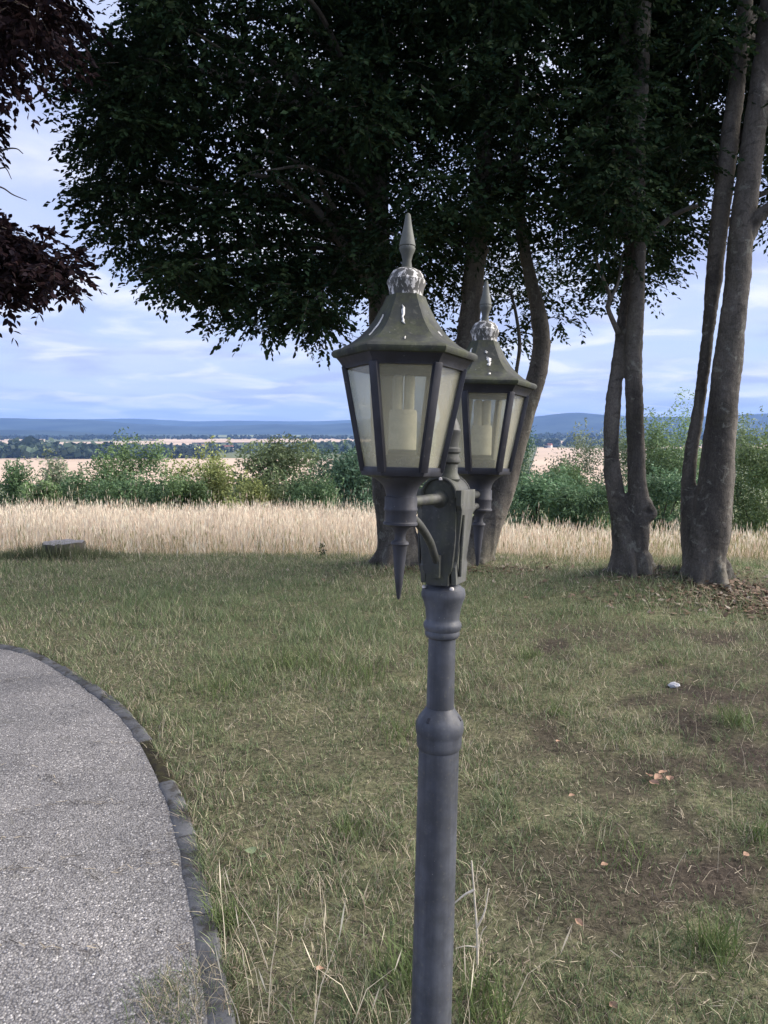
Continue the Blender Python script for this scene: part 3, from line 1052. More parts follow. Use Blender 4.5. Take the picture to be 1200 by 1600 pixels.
za = l1(786)
for s in (-1, 1):
    mb = MB().tube([A(0, s * (dl - .002), za), A(0, s * (dl + .012), za), A(0, s * (AL - .02), za)], [.022, .0115, .0095], 18)
    link('arm', mb.mesh('arm'), M['bracket'], lamp)
    z1_ = l1(812)
    pts = catmull([A(0, s * (AL - .018), z1_ + .002), A(0, s * (AL - .055), z1_ + .001), A(0, s * (AL - .105), z1_ - .018), A(0, s * (dl + .052), z1_ - .055), A(0, s * (dl + .022), z1_ - .085),
                   A(0, s * (dl + .006), z1_ - .100)], 6)
    link('brace', MB().tube(pts, .0085, 10).mesh('brace'), M['bracket'], lamp)
    link('brace_foot', MB().box(A(0, s * (dl + .005), z1_ - .112), (.009, .007, .024), RotA).mesh('brace_foot', True, .002), M['bracket'], lamp)
for (ac, al, z) in ((0.004, -dl - .003, zt - .006), (.033, -.045, lz(913)), (-.034, -.03, lz(915))):
    link('bolt', MB().lathe([(0, -.003), (.0045, -.003), (.0045, .0015), (.002, .003), (0, .003)], 10).mesh('bolt'), M['bolt'], lamp).location = A(ac, al, z + .003)

# ------------------------------------------------------------------ trees


def leaf_sprays(lobes, leaf, per, seed, col, droop=0.35, tilt=0.6, simple=False):
    """lobes: rows (x,y,z,rx,ry,rz,n twigs). Returns leaf verts/faces/colours and twig prisms"""
    r = np.random.default_rng(seed)
    L = np.repeat(np.array(lobes, float)[:, :6], np.array(lobes)[:, 6].astype(int), axis=0)
    N = len(L)
    d = r.normal(size=(N, 3)); d /= np.linalg.norm(d, axis=1)[:, None]
    rad = r.uniform(0, 1, (N, 1)) ** 0.45
    o = L[:, :3] + d * rad * L[:, 3:6] * 0.85
    dirv = d * np.array([1, 1, 0.25]) + r.normal(size=(N, 3)) * np.array([.55, .55, .28]); dirv[:, 2] -= 0.12
    dirv /= np.linalg.norm(dirv, axis=1)[:, None]
    ln = np.minimum(L[:, 3:4], 0.55) * r.uniform(0.55, 1.1, (N, 1))
    up = np.array([0, 0, 1.0]) + r.normal(size=(N, 3)) * 0.35
    side = np.cross(dirv, up); side /= np.linalg.norm(side, axis=1)[:, None]
    tt = np.linspace(0.12, 1.0, per)[None, :, None] + r.normal(size=(N, per, 1)) * 0.02
    pos = o[:, None] + dirv[:, None] * ln[:, None] * tt
    pos[..., 2] -= (droop * ln * tt[..., 0] ** 2)
    sgn = np.where(np.arange(per) % 2 == 0, 1.0, -1.0)[None, :, None]
    ang = r.uniform(0.5, 1.15, (N, per, 1)); ang[:, -1] = 0.1
    ld = dirv[:, None] * np.cos(ang) + side[:, None] * np.sin(ang) * sgn + r.normal(size=(N, per, 3)) * 0.18
    ld[..., 2] -= 0.22
    ld /= np.linalg.norm(ld, axis=2)[..., None]
    nr_ = np.array([0, 0, 1.0]) + r.normal(size=(N, per, 3)) * tilt
    wv = np.cross(nr_, ld); wv /= np.linalg.norm(wv, axis=2)[..., None]
    nr_ = np.cross(ld, wv)
    ll = leaf * r.uniform(0.65, 1.15, (N, per, 1)); ww = ll * 0.30
    b = pos; tip = pos + ld * ll - nr_ * ll * 0.10
    l1_ = pos + ld * ll * .30 + wv * ww * .85 + nr_ * ll * .05; l2_ = pos + ld * ll * .65 + wv * ww * .8 + nr_ * ll * .03
    r1_ = pos + ld * ll * .30 - wv * ww * .85 + nr_ * ll * .05; r2_ = pos + ld * ll * .65 - wv * ww * .8 + nr_ * ll * .03
    if simple:
        V_ = np.stack([b, (l1_ + l2_) / 2 + wv * ww * .15, tip, (r1_ + r2_) / 2 - wv * ww * .15], 2).reshape(-1, 3)
        f_ = np.arange(N * per * 4).reshape(-1, 4)
    else:
        V_ = np.stack([b, l1_, l2_, tip, r2_, r1_], 2).reshape(-1, 3)
        k = np.arange(N * per)[:, None] * 6
        f_ = np.concatenate([k + np.array([[0, 1, 2, 3]]), k + np.array([[3, 4, 5, 0]])], 0)
    tint = np.array(col) * r.uniform(0.65, 1.35, (N, 1, 1)) * r.uniform(0.8, 1.2, (N, per, 1))
    tint = tint * (1 + np.array([0.25, 0.05, -0.1]) * r.normal(size=(N, per, 1)) * 0.5)
    cl = np.repeat(np.clip(tint, 0.004, 1).reshape(-1, 1, 3), 4 if simple else 6, 1).reshape(-1, 3)
    # twigs: three-sided prisms
    p0 = o; p1 = o + dirv * ln * .55; p1[:, 2] -= droop * ln[:, 0] * .3; p2 = pos[:, -1]
    pick = slice(None, None, 3)
    p0, p1, p2, side, dirv = p0[pick], p1[pick], p2[pick], side[pick], dirv[pick]; N = len(p0)
    TV = []
    a0 = np.array([0, 2.1, 4.2])
    for p, rr in ((p0, .0035), (p1, .0025), (p2, .001)):
        for a in a0:
            TV.append(p + rr * (np.cos(a) * side + np.sin(a) * np.cross(side, dirv)))
    TV = np.stack(TV, 1).reshape(-1, 3)
    k9 = np.arange(N)[:, None] * 9
    tf = []
    for j in (0, 3):
        for i in range(3):
            tf.append(k9 + np.array([[j + i, j + (i + 1) % 3, j + 3 + (i + 1) % 3, j + 3 + i]]))
    return V_, f_, cl, TV, np.concatenate(tf, 0)


def trunk_mesh(name, stems, Y0, extras=(), seed=0, base_z=None, voxel=0.028, flare=True):
    """stems: lists of (px, py, half width px[, dY]); merged and smoothed into one bark surface"""
    mb = MB()
    paths = []
    for st in stems:
        pts = []; rad = []
        for q in st:
            dy = q[3] if len(q) > 3 else 0.0
            pts.append(P(q[0], q[1], Y0 + dy)); rad.append(q[2] * float(mpp(q[0], q[1], Y0 + dy)))
        pts = np.array(pts); rad = np.array(rad)
        pp = catmull(np.column_stack([pts, rad]), 7)
        # start below the ground
        first = pp[0].copy(); first[2] -= 0.35; first[3] *= 1.15
        pp = np.vstack([first, pp])
        paths.append(pp)
        mb.tube(pp[:, :3], pp[:, 3], 20)
    r = np.random.default_rng(seed)
    for (px, py, hw, dy) in extras:
        c = P(px, py, Y0 + dy); rr = hw * float(mpp(px, py, Y0 + dy))
        mb.lathe([(rr * math.cos(a), rr * math.sin(a)) for a in np.linspace(-1.5, 1.5, 9)], 14)
        for i in range(len(mb.v) - 14 * 9, len(mb.v)):
            x, y, z = mb.v[i]; mb.v[i] = (x + c[0], y + c[1], z + c[2])
    if flare:
        for pp in paths:
            b0 = pp[1]
            if b0[3] < 0.12: continue
            for k in range(6):
                a = k * math.pi / 3 + r.uniform(-.4, .4); e = b0[3] * r.uniform(1.15, 1.4)
                dx, dy = math.cos(a), math.sin(a)
                gx, gy = b0[0] + dx * e * 1.15, b0[1] + dy * e * 1.15
                g0 = float(gz(gx, gy))
                mb.tube([(b0[0] + dx * b0[3] * .62, b0[1] + dy * b0[3] * .62, b0[2] + .32), (b0[0] + dx * b0[3] * .85, b0[1] + dy * b0[3] * .85, b0[2] + .12),
                         (b0[0] + dx * e, b0[1] + dy * e, g0 - .02), (gx, gy, g0 - .16)], [b0[3] * .30, b0[3] * .36, b0[3] * .24, b0[3] * .10], 10)
    me = mb.mesh(name)
    tmp = bpy.data.objects.new('tmp', me); COL.objects.link(tmp)
    m = tmp.modifiers.new('r', 'REMESH'); m.mode = 'VOXEL'; m.voxel_size = voxel
    m2 = tmp.modifiers.new('s', 'SMOOTH'); m2.iterations = 5; m2.factor = 0.5
    dg = bpy.context.evaluated_depsgraph_get()
    out = bpy.data.meshes.new_from_object(tmp.evaluated_get(dg))
    bpy.data.objects.remove(tmp); bpy.data.meshes.remove(me)
    n = len(out.vertices)
    co = np.empty(n * 3, np.float32); out.vertices.foreach_get('co', co); co = co.reshape(-1, 3)
    no = np.empty(n * 3, np.float32); out.vertices.foreach_get('normal', no); no = no.reshape(-1, 3)
    h = (vnoise(co[:, 0] * 1.0 + co[:, 1] * .7, co[:, 2] * .6, 0.16, seed + 3, 3) - .5) * 0.022 + (vnoise(co[:, 0] + co[:, 1], co[:, 2] * 2, 0.07, seed + 5, 3) - .5) * 0.012
    zl = co[:, 2] - (co[:, 2].min() + .35)
    h = h + (vnoise(co[:, 0] + co[:, 1] * .37, co[:, 2] * .10 + co[:, 1] * .5, 0.075, seed + 8, 2) - .5) * 0.055 * sstep(1.5, .1, zl)
    co = co + no * h[:, None]
    out.vertices.foreach_set('co', co.ravel().astype(np.float32))
    out.polygons.foreach_set('use_smooth', np.ones(len(out.polygons), bool))
    out.name = name
    return out, paths


def inside(poly, x, y):
    poly = np.array(poly, float); x = np.asarray(x); y = np.asarray(y)
    c = np.zeros(x.shape, bool)
    j = len(poly) - 1
    for i in range(len(poly)):
        xi, yi = poly[i]; xj, yj = poly[j]
        hit = ((yi > y) != (yj > y)) & (x < (xj - xi) * (y - yi) / (yj - yi + 1e-9) + xi)
        c ^= hit; j = i
    return c


def fill_lobes(poly, n, Y0, Y1, r0, r1, flat, twigs, seed):
    """lobes spread through the depth of a crown whose outline is poly (photo pixels)"""
    r = np.random.default_rng(seed)
    poly = np.array(poly, float)
    lo = poly.min(0); hi = poly.max(0)
    out = []
    tries = 0
    while len(out) < n and tries < n * 60:
        tries += 1
        px, py = r.uniform(lo[0], hi[0]), r.uniform(lo[1], hi[1]); Y = r.uniform(Y0, Y1)
        rad = r.uniform(r0, r1); k = float(mpp(px, py, Y)); rp = rad / k
        q = inside(poly, np.array([px, px - rp * .95, px + rp * .95, px, px]), np.array([py, py, py, py + rp * flat * 1.25, py - rp * flat * .6]))
        if not q.all():
            continue
        c = P(px, py, Y)
        out.append((c[0], c[1], c[2], rad, rad, rad * flat, int(twigs * (rad / r1) ** 2 * r.uniform(.8, 1.2)) + 3))
    return out


def limb_path(paths, c, r):
    """branch from the closest fitting stem point up and out to a lobe centre"""
    best = None
    for pp in paths:
        for p in pp[8::4]:
            if p[2] < 3.25: continue
            dh = math.hypot(c[0] - p[0], c[1] - p[1])
            score = abs((c[2] - p[2]) - 0.45 * dh) + 0.4 * dh
            if best is None or score < best[0]: best = (score, p)
    p = best[1]
    a = np.array(p[:3]); b = np.array(c[:3])
    m1 = a * .65 + b * .35 + np.array([0, 0, 0.10 * np.linalg.norm(b - a)]) + r.normal(size=3) * .08
    m2 = a * .3 + b * .7 + np.array([0, 0, 0.10 * np.linalg.norm(b - a)]) + r.normal(size=3) * .08
    return catmull([a, m1, m2, b], 5), p[3]


def make_tree(name, label, cat, stems, Y0, lobes, upper, col, seed, extras=(), hand_limbs=(), nlimb=26, leafmat='leaf', leaf=0.062, group=None, tol=0.028, base=None):
    b = base if base is not None else P(stems[0][0][0], stems[0][0][1], Y0)
    e = empty(name, (b[0], b[1], float(gz(b[0], b[1]))))
    tag(e, label, cat, group)
    inv = -np.array(e.location)
    tm, paths = trunk_mesh('trunk', stems, Y0, extras, seed, voxel=tol)
    tm.transform(Matrix.Translation(Vector(inv)))
    link('trunk', tm, M['bark'], e)
    r = np.random.default_rng(seed + 50)
    for hl in hand_limbs:
        pts = np.array([P(q[0], q[1], Y0 + q[3]) for q in hl]); rad = [q[2] * float(mpp(q[0], q[1], Y0 + q[3])) for q in hl]
        pp = catmull(np.column_stack([pts, rad]), 6)
        link('limb', MB().tube(pp[:, :3] + inv, pp[:, 3], 12).mesh('limb'), M['bark'], e)
    allL = list(lobes) + list(upper)
    idx = r.permutation(len(allL))[:nlimb]
    for i in idx:
        pp, r0 = limb_path(paths, allL[i], r)
        L_ = np.linalg.norm(pp[-1] - pp[0])
        rr = np.linspace(min(r0 * .5, 0.02 + .012 * L_), 0.008, len(pp))
        link('limb', MB().tube(pp + inv, rr, 8).mesh('limb'), M['bark2'], e)
    small = [q for q in lobes if q[3] <= .36]; large = [q for q in lobes if q[3] > .36]
    V_, f_, cl, TV, tf = leaf_sprays(small, leaf, 13, seed, col)
    if large:
        V2, f2, c2_, TV2, tf2 = leaf_sprays(large, leaf * 1.1, 13, seed + 2, col, simple=True)
        f_ = np.vstack([f_, f2 + len(V_)]); V_ = np.vstack([V_, V2]); cl = np.vstack([cl, c2_])
    if len(upper):
        V2, f2, c2_, TV2, tf2 = leaf_sprays(upper, 0.15, 8, seed + 1, col, 0.3, 0.5, True)
        f_ = np.vstack([f_, f2 + len(V_)]); V_ = np.vstack([V_, V2]); cl = np.vstack([cl, c2_])
    link('crown', np_mesh('crown', V_ + inv, f_, cl), M[leafmat], e)
    tw = link('twigs', np_mesh('twigs', TV + inv, tf), M['twig'], e); tw['kind'] = 'stuff'
    return e


BEECH = (0.021, 0.039, 0.018)
# centre beech: three stems behind the lamp
cA = [(625, 884, 34), (619, 825, 30), (607, 765, 26), (601, 690, 22), (598, 570, 20), (593, 450, 18), (590, 350, 18), (594, 200, 16), (600, 20, 14), (612, -350, 9)]
cB = [(700, 889, 32), (706, 810, 28), (712, 700, 22), (722, 600, 19), (731, 520, 17), (740, 440, 16), (748, 360, 15.5), (756, 250, 14), (762, 100, 12), (768, -350, 8)]
cC = [(738, 892, 28), (757, 835, 25), (783, 765, 22), (800, 705, 20), (818, 645, 18), (838, 590, 15.5), (846, 540, 14), (841, 490, 12.5), (830, 440, 11), (816, 370, 10), (806, 250, 8), (812, 80, 6)]
poly_c = [(180, -150), (175, 60), (140, 90), (70, 100), (60, 200), (110, 220), (95, 280), (130, 330), (150, 390), (205, 420), (225, 480), (290, 470), (330, 525), (365, 500), (410, 550), (450, 510),
          (480, 555), (530, 560), (560, 470), (640, 480), (690, 560), (740, 540), (790, 560), (830, 570), (880, 545), (930, 505), (930, 460), (965, 420), (965, 200), (960, -150)]
poly_c2 = [(200, -150), (200, 60), (150, 120), (115, 220), (140, 330), (220, 420), (300, 450), (560, 470), (700, 500), (860, 500), (920, 430), (960, 300), (960, -150)]
poly_c3 = [(380, -150), (400, 430), (560, 470), (700, 500), (860, 500), (920, 430), (960, 300), (960, -150)]
lob_c = fill_lobes(poly_c, 290, 6.6, 9.8, 0.24, 0.46, 0.34, 30, 1) + fill_lobes(poly_c2, 60, 7.2, 10.8, 0.45, 0.65, 0.36, 56, 2) + fill_lobes(poly_c3, 100, 7.2, 10.8, 0.45, 0.65, 0.5, 60, 42)
lob_c += fill_lobes([(75, 40), (140, 60), (175, 40), (180, -60), (330, -60), (330, 440), (290, 470), (225, 470), (205, 420), (150, 390), (95, 290), (112, 220), (55, 215), (50, 110)], 75, 6.8, 9.5, 0.22, 0.40, 0.34, 30, 23)
lob_c += fill_lobes([(200, 380), (330, 380), (560, 400), (560, 470), (530, 565), (480, 560), (450, 515), (410, 556), (365, 505), (330, 530), (290, 475), (225, 480)], 55, 7.0, 9.5, .16, .26, .55, 20, 24)
lob_c = [q for q in lob_c if not (q[1] < 7.9 and 950 < 600 + q[0] / q[1] * 1190 < 1040)]
lob_c = [q for q in lob_c if not (q[1] < 8.6 and 690 < 600 + q[0] / q[1] * 1197 < 870 and (800 - F * math.tan(math.atan2(q[2] - 1.55, q[1]) + PITCH)) > 345)]
up_c = fill_lobes([(0, -900), (100, -80), (950, -80), (1050, -900)], 60, 6.0, 11, 0.7, 1.0, 0.6, 45, 3)
limb_A = [(594, 490, 11, 0), (575, 440, 10, -.1), (545, 395, 8, -.3), (500, 335, 6.5, -.6), (450, 290, 5, -.9), (390, 270, 3.5, -1.2)]
limb_A2 = [(590, 330, 9, 0), (560, 260, 8, -.1), (510, 200, 6, -.3), (430, 150, 5, -.5), (330, 110, 3, -.7)]
limb_C = [(808, 640, 3.5, -.1), (806, 590, 3, -.2), (812, 540, 3, -.3), (806, 490, 2.5, -.3), (796, 450, 2, -.3)]
make_tree('beech_tree', 'three-stemmed dark beech standing directly behind the lamp, one stem bent right', 'tree', [cA, cB, cC], 8.45, lob_c, up_c, BEECH, 10,
          hand_limbs=[limb_A, limb_A2, limb_C], nlimb=60, group='beech trees on the lawn edge')

# twin-stemmed beech
tR = [(988, 914, 31), (988, 870, 25), (992, 825, 23), (998, 785, 16.5), (995, 740, 14), (992, 650, 13), (990, 550, 13), (996, 450, 12), (995, 350, 12.5), (996, 200, 13), (1003, 50, 13), (1012, -350, 8)]
tL = [(978, 914, 26, .03), (979, 860, 22, .03), (973, 815, 19, .03), (961, 770, 14, .05), (955, 705, 12, .06), (958, 630, 11.5, .08), (966, 560, 9.5, .12), (977, 480, 9.5, .18), (984, 400, 9, .24), (984, 250, 9, .3), (975, 50, 8, .34), (960, -300, 5, .4)]
poly_2 = [(870, -150), (880, 300), (890, 450), (940, 480), (965, 470), (1000, 480), (1040, 455), (1065, 405), (1110, 375), (1130, 350), (1130, -150)]
lob_2 = fill_lobes(poly_2, 170, 6.8, 9.2, 0.22, 0.40, 0.5, 34, 4) + fill_lobes([(880, -150), (890, 380), (1060, 360), (1130, 250), (1130, -150)], 50, 7.0, 9.6, 0.4, 0.6, .5, 60, 14)
lob_2 = [q for q in lob_2 if not (q[1] < 8.0 and 955 < 600 + q[0] / q[1] * 1190 < 1040)]
up_2 = fill_lobes([(800, -900), (850, -80), (1150, -80), (1250, -900)], 26, 6.0, 10, 0.7, 1.0, 0.6, 45, 5)
limb_2 = [(1005, 385, 5, 0), (1020, 365, 5, -.05), (1048, 340, 4.2, -.1), (1075, 326, 3.5, -.2), (1105, 318, 2.5, -.3)]
limb_2b = [(966, 520, 4.5, .05), (955, 495, 3.8, 0), (950, 480, 3.6, -.05), (952, 460, 3, -.1), (940, 430, 2.4, -.15), (930, 400, 2, -.2)]
limb_2c = [(953, 470, 2.8, -.08), (966, 440, 2.2, -.05), (971, 405, 2, 0), (974, 395, 1.5, 0)]
make_tree('beech_tree', 'slimmer twin-stemmed beech, its two stems parting just above a burl', 'tree', [tR, tL], 7.5, lob_2, up_2, BEECH, 20,
          extras=[(1014, 803, 13, -.05), (1005, 790, 15, -.02)], hand_limbs=[limb_2, limb_2b, limb_2c], nlimb=22, group='beech trees on the lawn edge', tol=0.019)

# thick beech on the mound at the right
bR = [(1102, 930, 37), (1103, 885, 30), (1111, 825, 31), (1118, 765, 27), (1123, 700, 24.5), (1128, 650, 23), (1139, 550, 21.5), (1151, 450, 19), (1160, 350, 18.5), (1177, 220, 17.5), (1190, 120, 17), (1205, 0, 16), (1240, -350, 11)]
bL = [(1088, 925, 22, .10), (1085, 870, 19, .12), (1080, 815, 16, .15), (1076, 765, 11, .18), (1080, 705, 10, .2), (1090, 650, 9.5, .2), (1103, 550, 9.5, .2), (1114, 450, 12, .2), (1124, 350, 13.5, .2), (1136, 250, 14, .2), (1151, 130, 13, .25), (1165, 0, 11, .3), (1180, -300, 7, .35)]
poly_3 = [(1090, -150), (1090, 330), (1130, 380), (1165, 390), (1210, 390), (1320, 420), (1420, 440), (1420, -150)]
lob_3 = fill_lobes([(1050, -150), (1050, 250), (1130, 300), (1190, 330), (1215, 385), (1320, 420), (1420, 440), (1420, -150)], 110, 6.7, 9.4, 0.24, 0.42, 0.5, 32, 6) + fill_lobes([(1040, -150), (1040, 200), (1150, 230), (1300, 350), (1420, -150)], 40, 7.4, 9.8, 0.4, 0.6, .5, 60, 16)
lob_3 = [q for q in lob_3 if not (q[1] < 7.7 and 1095 < 600 + q[0] / q[1] * 1190 < 1225)]
lob_2 = [q for q in lob_2 if not (q[1] < 7.7 and 1095 < 600 + q[0] / q[1] * 1190 < 1225)]
up_3 = fill_lobes([(1050, -900), (1080, -80), (1420, -80), (1550, -900)], 26, 6.0, 10, 0.7, 1.0, 0.6, 45, 7)
limb_3 = [(1166, 370, 14, 0), (1180, 345, 11, -.05), (1198, 328, 10, -.1), (1225, 315, 8, -.2), (1270, 300, 6, -.3)]
make_tree('beech_tree', 'thickest beech, on the bare mound at the right edge, pale grey foot', 'tree', [bR, bL], 7.2, lob_3, up_3, BEECH, 30,
          hand_limbs=[limb_3], nlimb=22, group='beech trees on the lawn edge', tol=0.019)

# copper beech at the left: its trunk stands outside the picture
COPPER = (0.019, 0.012, 0.014)
kS = [(-560, 1010, 60), (-560, 900, 46), (-556, 760, 42), (-550, 560, 40), (-540, 300, 36), (-530, 0, 30), (-520, -350, 22)]
lob_k = fill_lobes([(-420, -120), (85, -120), (135, 10), (95, 60), (60, 110), (-60, 130), (-420, 200)], 95, 5.2, 7.0, .25, .42, .5, 34, 8)
lob_k += fill_lobes([(-300, 80), (0, 85), (55, 110), (45, 200), (10, 235), (-300, 300)], 16, 5.2, 6.6, .16, .30, .4, 16, 9)
lob_k += fill_lobes([(-420, 300), (-60, 330), (40, 355), (110, 330), (165, 350), (150, 395), (165, 440), (135, 470), (115, 505), (85, 490), (60, 465), (20, 455), (-20, 500), (-420, 560)], 120, 5.2, 6.6, .17, .32, .5, 34, 18)
up_k = fill_lobes([(-900, -800), (-800, -100), (0, -130), (60, -800)], 40, 4.0, 8.5, 0.7, 1.0, 0.6, 45, 19)
limb_k = [(-553, 640, 26, 0), (-440, 560, 20, -.1), (-300, 510, 14, -.1), (-120, 490, 10, 0), (0, 466, 5.5, .05), (40, 440, 4, .1), (90, 420, 3, .15)]
limb_k2 = [(-545, 420, 24, 0), (-400, 300, 17, 0), (-200, 180, 12, 0), (-40, 90, 8, .1), (60, 40, 5, .2)]
limb_k3 = [(-200, 320, 5, 0), (-60, 262, 2.4, 0), (0, 236, 1.6, 0), (24, 232, 1.0, 0), (36, 240, .7, 0)]
limb_k4 = [(-120, 330, 3, 0), (-40, 285, 2, 0), (0, 292, 1.3, 0), (20, 304, 1.0, 0), (42, 313, .5, 0)]
limb_k5 = [(-60, 275, 2, 0), (0, 263, 1.2, 0), (10, 264, .9, 0), (18, 280, .5, 0)]
make_tree('copper_beech', 'purple-leaved beech whose boughs reach in from beyond the left edge', 'tree', [kS], 5.9, lob_k, up_k, COPPER, 40,
          hand_limbs=[limb_k, limb_k2, limb_k3, limb_k4, limb_k5], nlimb=20, leafmat='copper_leaf', tol=0.03)

# ------------------------------------------------------------------ shrubs on the slope


def shrub(name, label, px, top, hw, Y, col, seed, nleaf=7000, leaf=0.16, airy=0.0, cat='shrub', bottom=None, flat=1.0):
    r = np.random.default_rng(seed)
    c = P(px, top, Y); k = float(mpp(px, top, Y)); w = hw * k * 1.42
    g = float(gz(c[0], Y)); ztop = c[2]; h = ztop - g
    e = empty(name, (c[0], Y, g)); tag(e, label, cat, 'shrubs and small trees on the slope')
    # lobes
    nl = 34
    la = []
    for i in range(nl):
        a = r.uniform(0, 2 * math.pi); q = math.sqrt(r.uniform(0, 1)) * .8; zz = r.uniform(.08, .92)
        env = math.sqrt(max(0.05, 1 - ((zz - .42) / .62) ** 2))
        env = max(env, .75 if zz < .5 else 0)
        la.append((w * q * env * math.cos(a), w * q * env * math.sin(a) * .8, h * zz, w * r.uniform(.26, .42), h * r.uniform(.08, .15)))
    la = np.array(la)
    j = r.integers(0, nl, nleaf)
    d = r.normal(size=(nleaf, 3)); d /= np.linalg.norm(d, axis=1)[:, None]
    rad = r.uniform(0, 1, nleaf) ** (0.30 if not airy else 0.6)
    p = la[j, :3] + d * rad[:, None] * np.stack([la[j, 3], la[j, 3], la[j, 4] * 1.6], 1)
    p[:, 2] = np.clip(p[:, 2], 0.1, None)
    # sprigs standing out of the top
    ns = 26
    sp = []
    for i in range(ns):
        q = la[r.integers(0, nl)]
        o = q[:3] + np.array([r.normal() * q[3] * .6, r.normal() * q[3] * .6, q[4] * 1.3])
        dv = np.array([r.normal() * .35, r.normal() * .35, 1.0]); dv /= np.linalg.norm(dv)
        L_ = r.uniform(.2, .6)
        sp.append(o + dv * np.linspace(0, L_, 14)[:, None] + r.normal(size=(14, 3)) * .05)
    p = np.vstack([p] + sp); n = len(p)
    nrm = r.normal(size=(n, 3)) + np.array([0, -.3, .6]); nrm /= np.linalg.norm(nrm, axis=1)[:, None]
    u = np.cross(nrm, r.normal(size=(n, 3))); u /= np.linalg.norm(u, axis=1)[:, None]
    v = np.cross(nrm, u)
    s = leaf * r.uniform(.6, 1.25, (n, 1)); s2 = s * .42
    V_ = np.stack([p - u * s, p - v * s2, p + u * s, p + v * s2], 1).reshape(-1, 3)
    jj = np.concatenate([j, r.integers(0, nl, n - nleaf)])
    lt = r.uniform(.7, 1.35, nl)[jj][:, None] * r.uniform(.75, 1.3, (n, 1))
    cl = np.repeat((np.array(col) * 1.75 * lt)[:, None], 4, 1).reshape(-1, 3)
    link('foliage', np_mesh('foliage', V_, np.arange(len(V_)).reshape(-1, 4), cl), M['bush_leaf'], e)
    for i in range(4):
        q = la[r.integers(0, nl)]
        link('stem', MB().tube(catmull([(r.normal() * .15, r.normal() * .15, -.2), (q[0] * .3, q[1] * .3, q[2] * .4), (q[0] * .9, q[1] * .9, q[2])], 4), np.linspace(.06, .015, 9), 7).mesh('stem'), M['twig'], e)
    return e


DG = (0.050, 0.085, 0.040); MG = (0.075, 0.115, 0.050); YG = (0.130, 0.150, 0.055); PG = (0.125, 0.150, 0.095); BG_ = (0.045, 0.080, 0.050)
SHRUBS = [
    ('dark green rounded shrub at the far left edge above the dry grass', 22, 730, 36, 37, DG, 7000, 0),
    ('pale grey-green feathery shrub second from the left edge', 78, 719, 32, 36, PG, 6000, .5),
    ('low dark shrub between the pale shrub and the big loose tree', 125, 742, 34, 34, DG, 5000, 0),
    ('tall loose mid-green tree left of the yellow-green shrub', 203, 680, 54, 43, MG, 11000, .4),
    ('low dark shrub in front of the loose mid-green tree', 258, 738, 40, 35, DG, 5000, 0),
    ('broad yellow-green shrub left of the dense dark round one', 335, 703, 62, 36, YG, 9000, .3),
    ('dense dark olive round shrub with wispy shoots on top', 438, 684, 56, 34, (0.075, 0.10, 0.05), 11000, 0),
    ('small dark tree peeping between the olive shrub and the lantern shrub', 497, 712, 34, 46, BG_, 5000, 0),
    ('dark blue-green shrub just left of the nearer lantern', 555, 704, 58, 35, BG_, 10000, 0),
    ('dark shrub hidden behind the lamp post', 645, 708, 55, 38, BG_, 6000, 0),
    ('dark green tree beside the bent stem, right of the far lantern', 812, 660, 34, 46, (0.042, 0.075, 0.042), 8000, .2),
    ('lower bright green shrub right of the bent beech stem', 845, 742, 62, 33, (0.07, 0.12, 0.06), 8000, .2),
    ('airy grey-green tree left of the twin-stemmed beech', 930, 672, 60, 47, PG, 10000, .5),
    ('tall airy willow-like tree between the two right-hand beeches', 1040, 622, 60, 46, (0.105, 0.15, 0.07), 17000, .3),
    ('low green shrub at the foot of the airy willow-like tree', 1030, 735, 60, 33, (0.065, 0.11, 0.055), 8000, .2),
    ('loose green shrub right of the thickest beech, at the right edge', 1190, 690, 62, 35, (0.085, 0.12, 0.05), 9000, .3),
    ('taller pale tree behind the right edge shrub', 1205, 652, 60, 47, (0.10, 0.13, 0.07), 11000, .4),
    ('small dark shrub filling the gap below the airy grey-green tree', 920, 765, 48, 31, DG, 6000, .1),
    ('low shrub below the pale feathery shrub at the left', 55, 752, 34, 33, MG, 5000, .1),
    ('low dark scrub below the tall loose tree at the left', 185, 748, 46, 33, DG, 6000, .1),
    ('low scrub between the loose tree and the yellow-green shrub', 292, 750, 36, 33, MG, 5000, .1),
    ('low yellowish scrub in front of the yellow-green shrub', 385, 748, 40, 32, YG, 5000, .1),
    ('low dark scrub between the olive and the blue-green shrub', 490, 748, 40, 32, DG, 5000, .1),
    ('mid-green shrub left of the airy grey-green tree', 885, 728, 34, 36, MG, 6000, .2),
]
for k, (lb, px, tp, hw, Y, cl, nlf, airy) in enumerate(SHRUBS):
    shrub('shrub', lb, px, tp, hw, Y, cl, 300 + k, int(nlf * 1.45), 0.095 if hw > 50 else .08, airy, 'tree' if 'tree' in lb else 'shrub')

# ------------------------------------------------------------------ grass


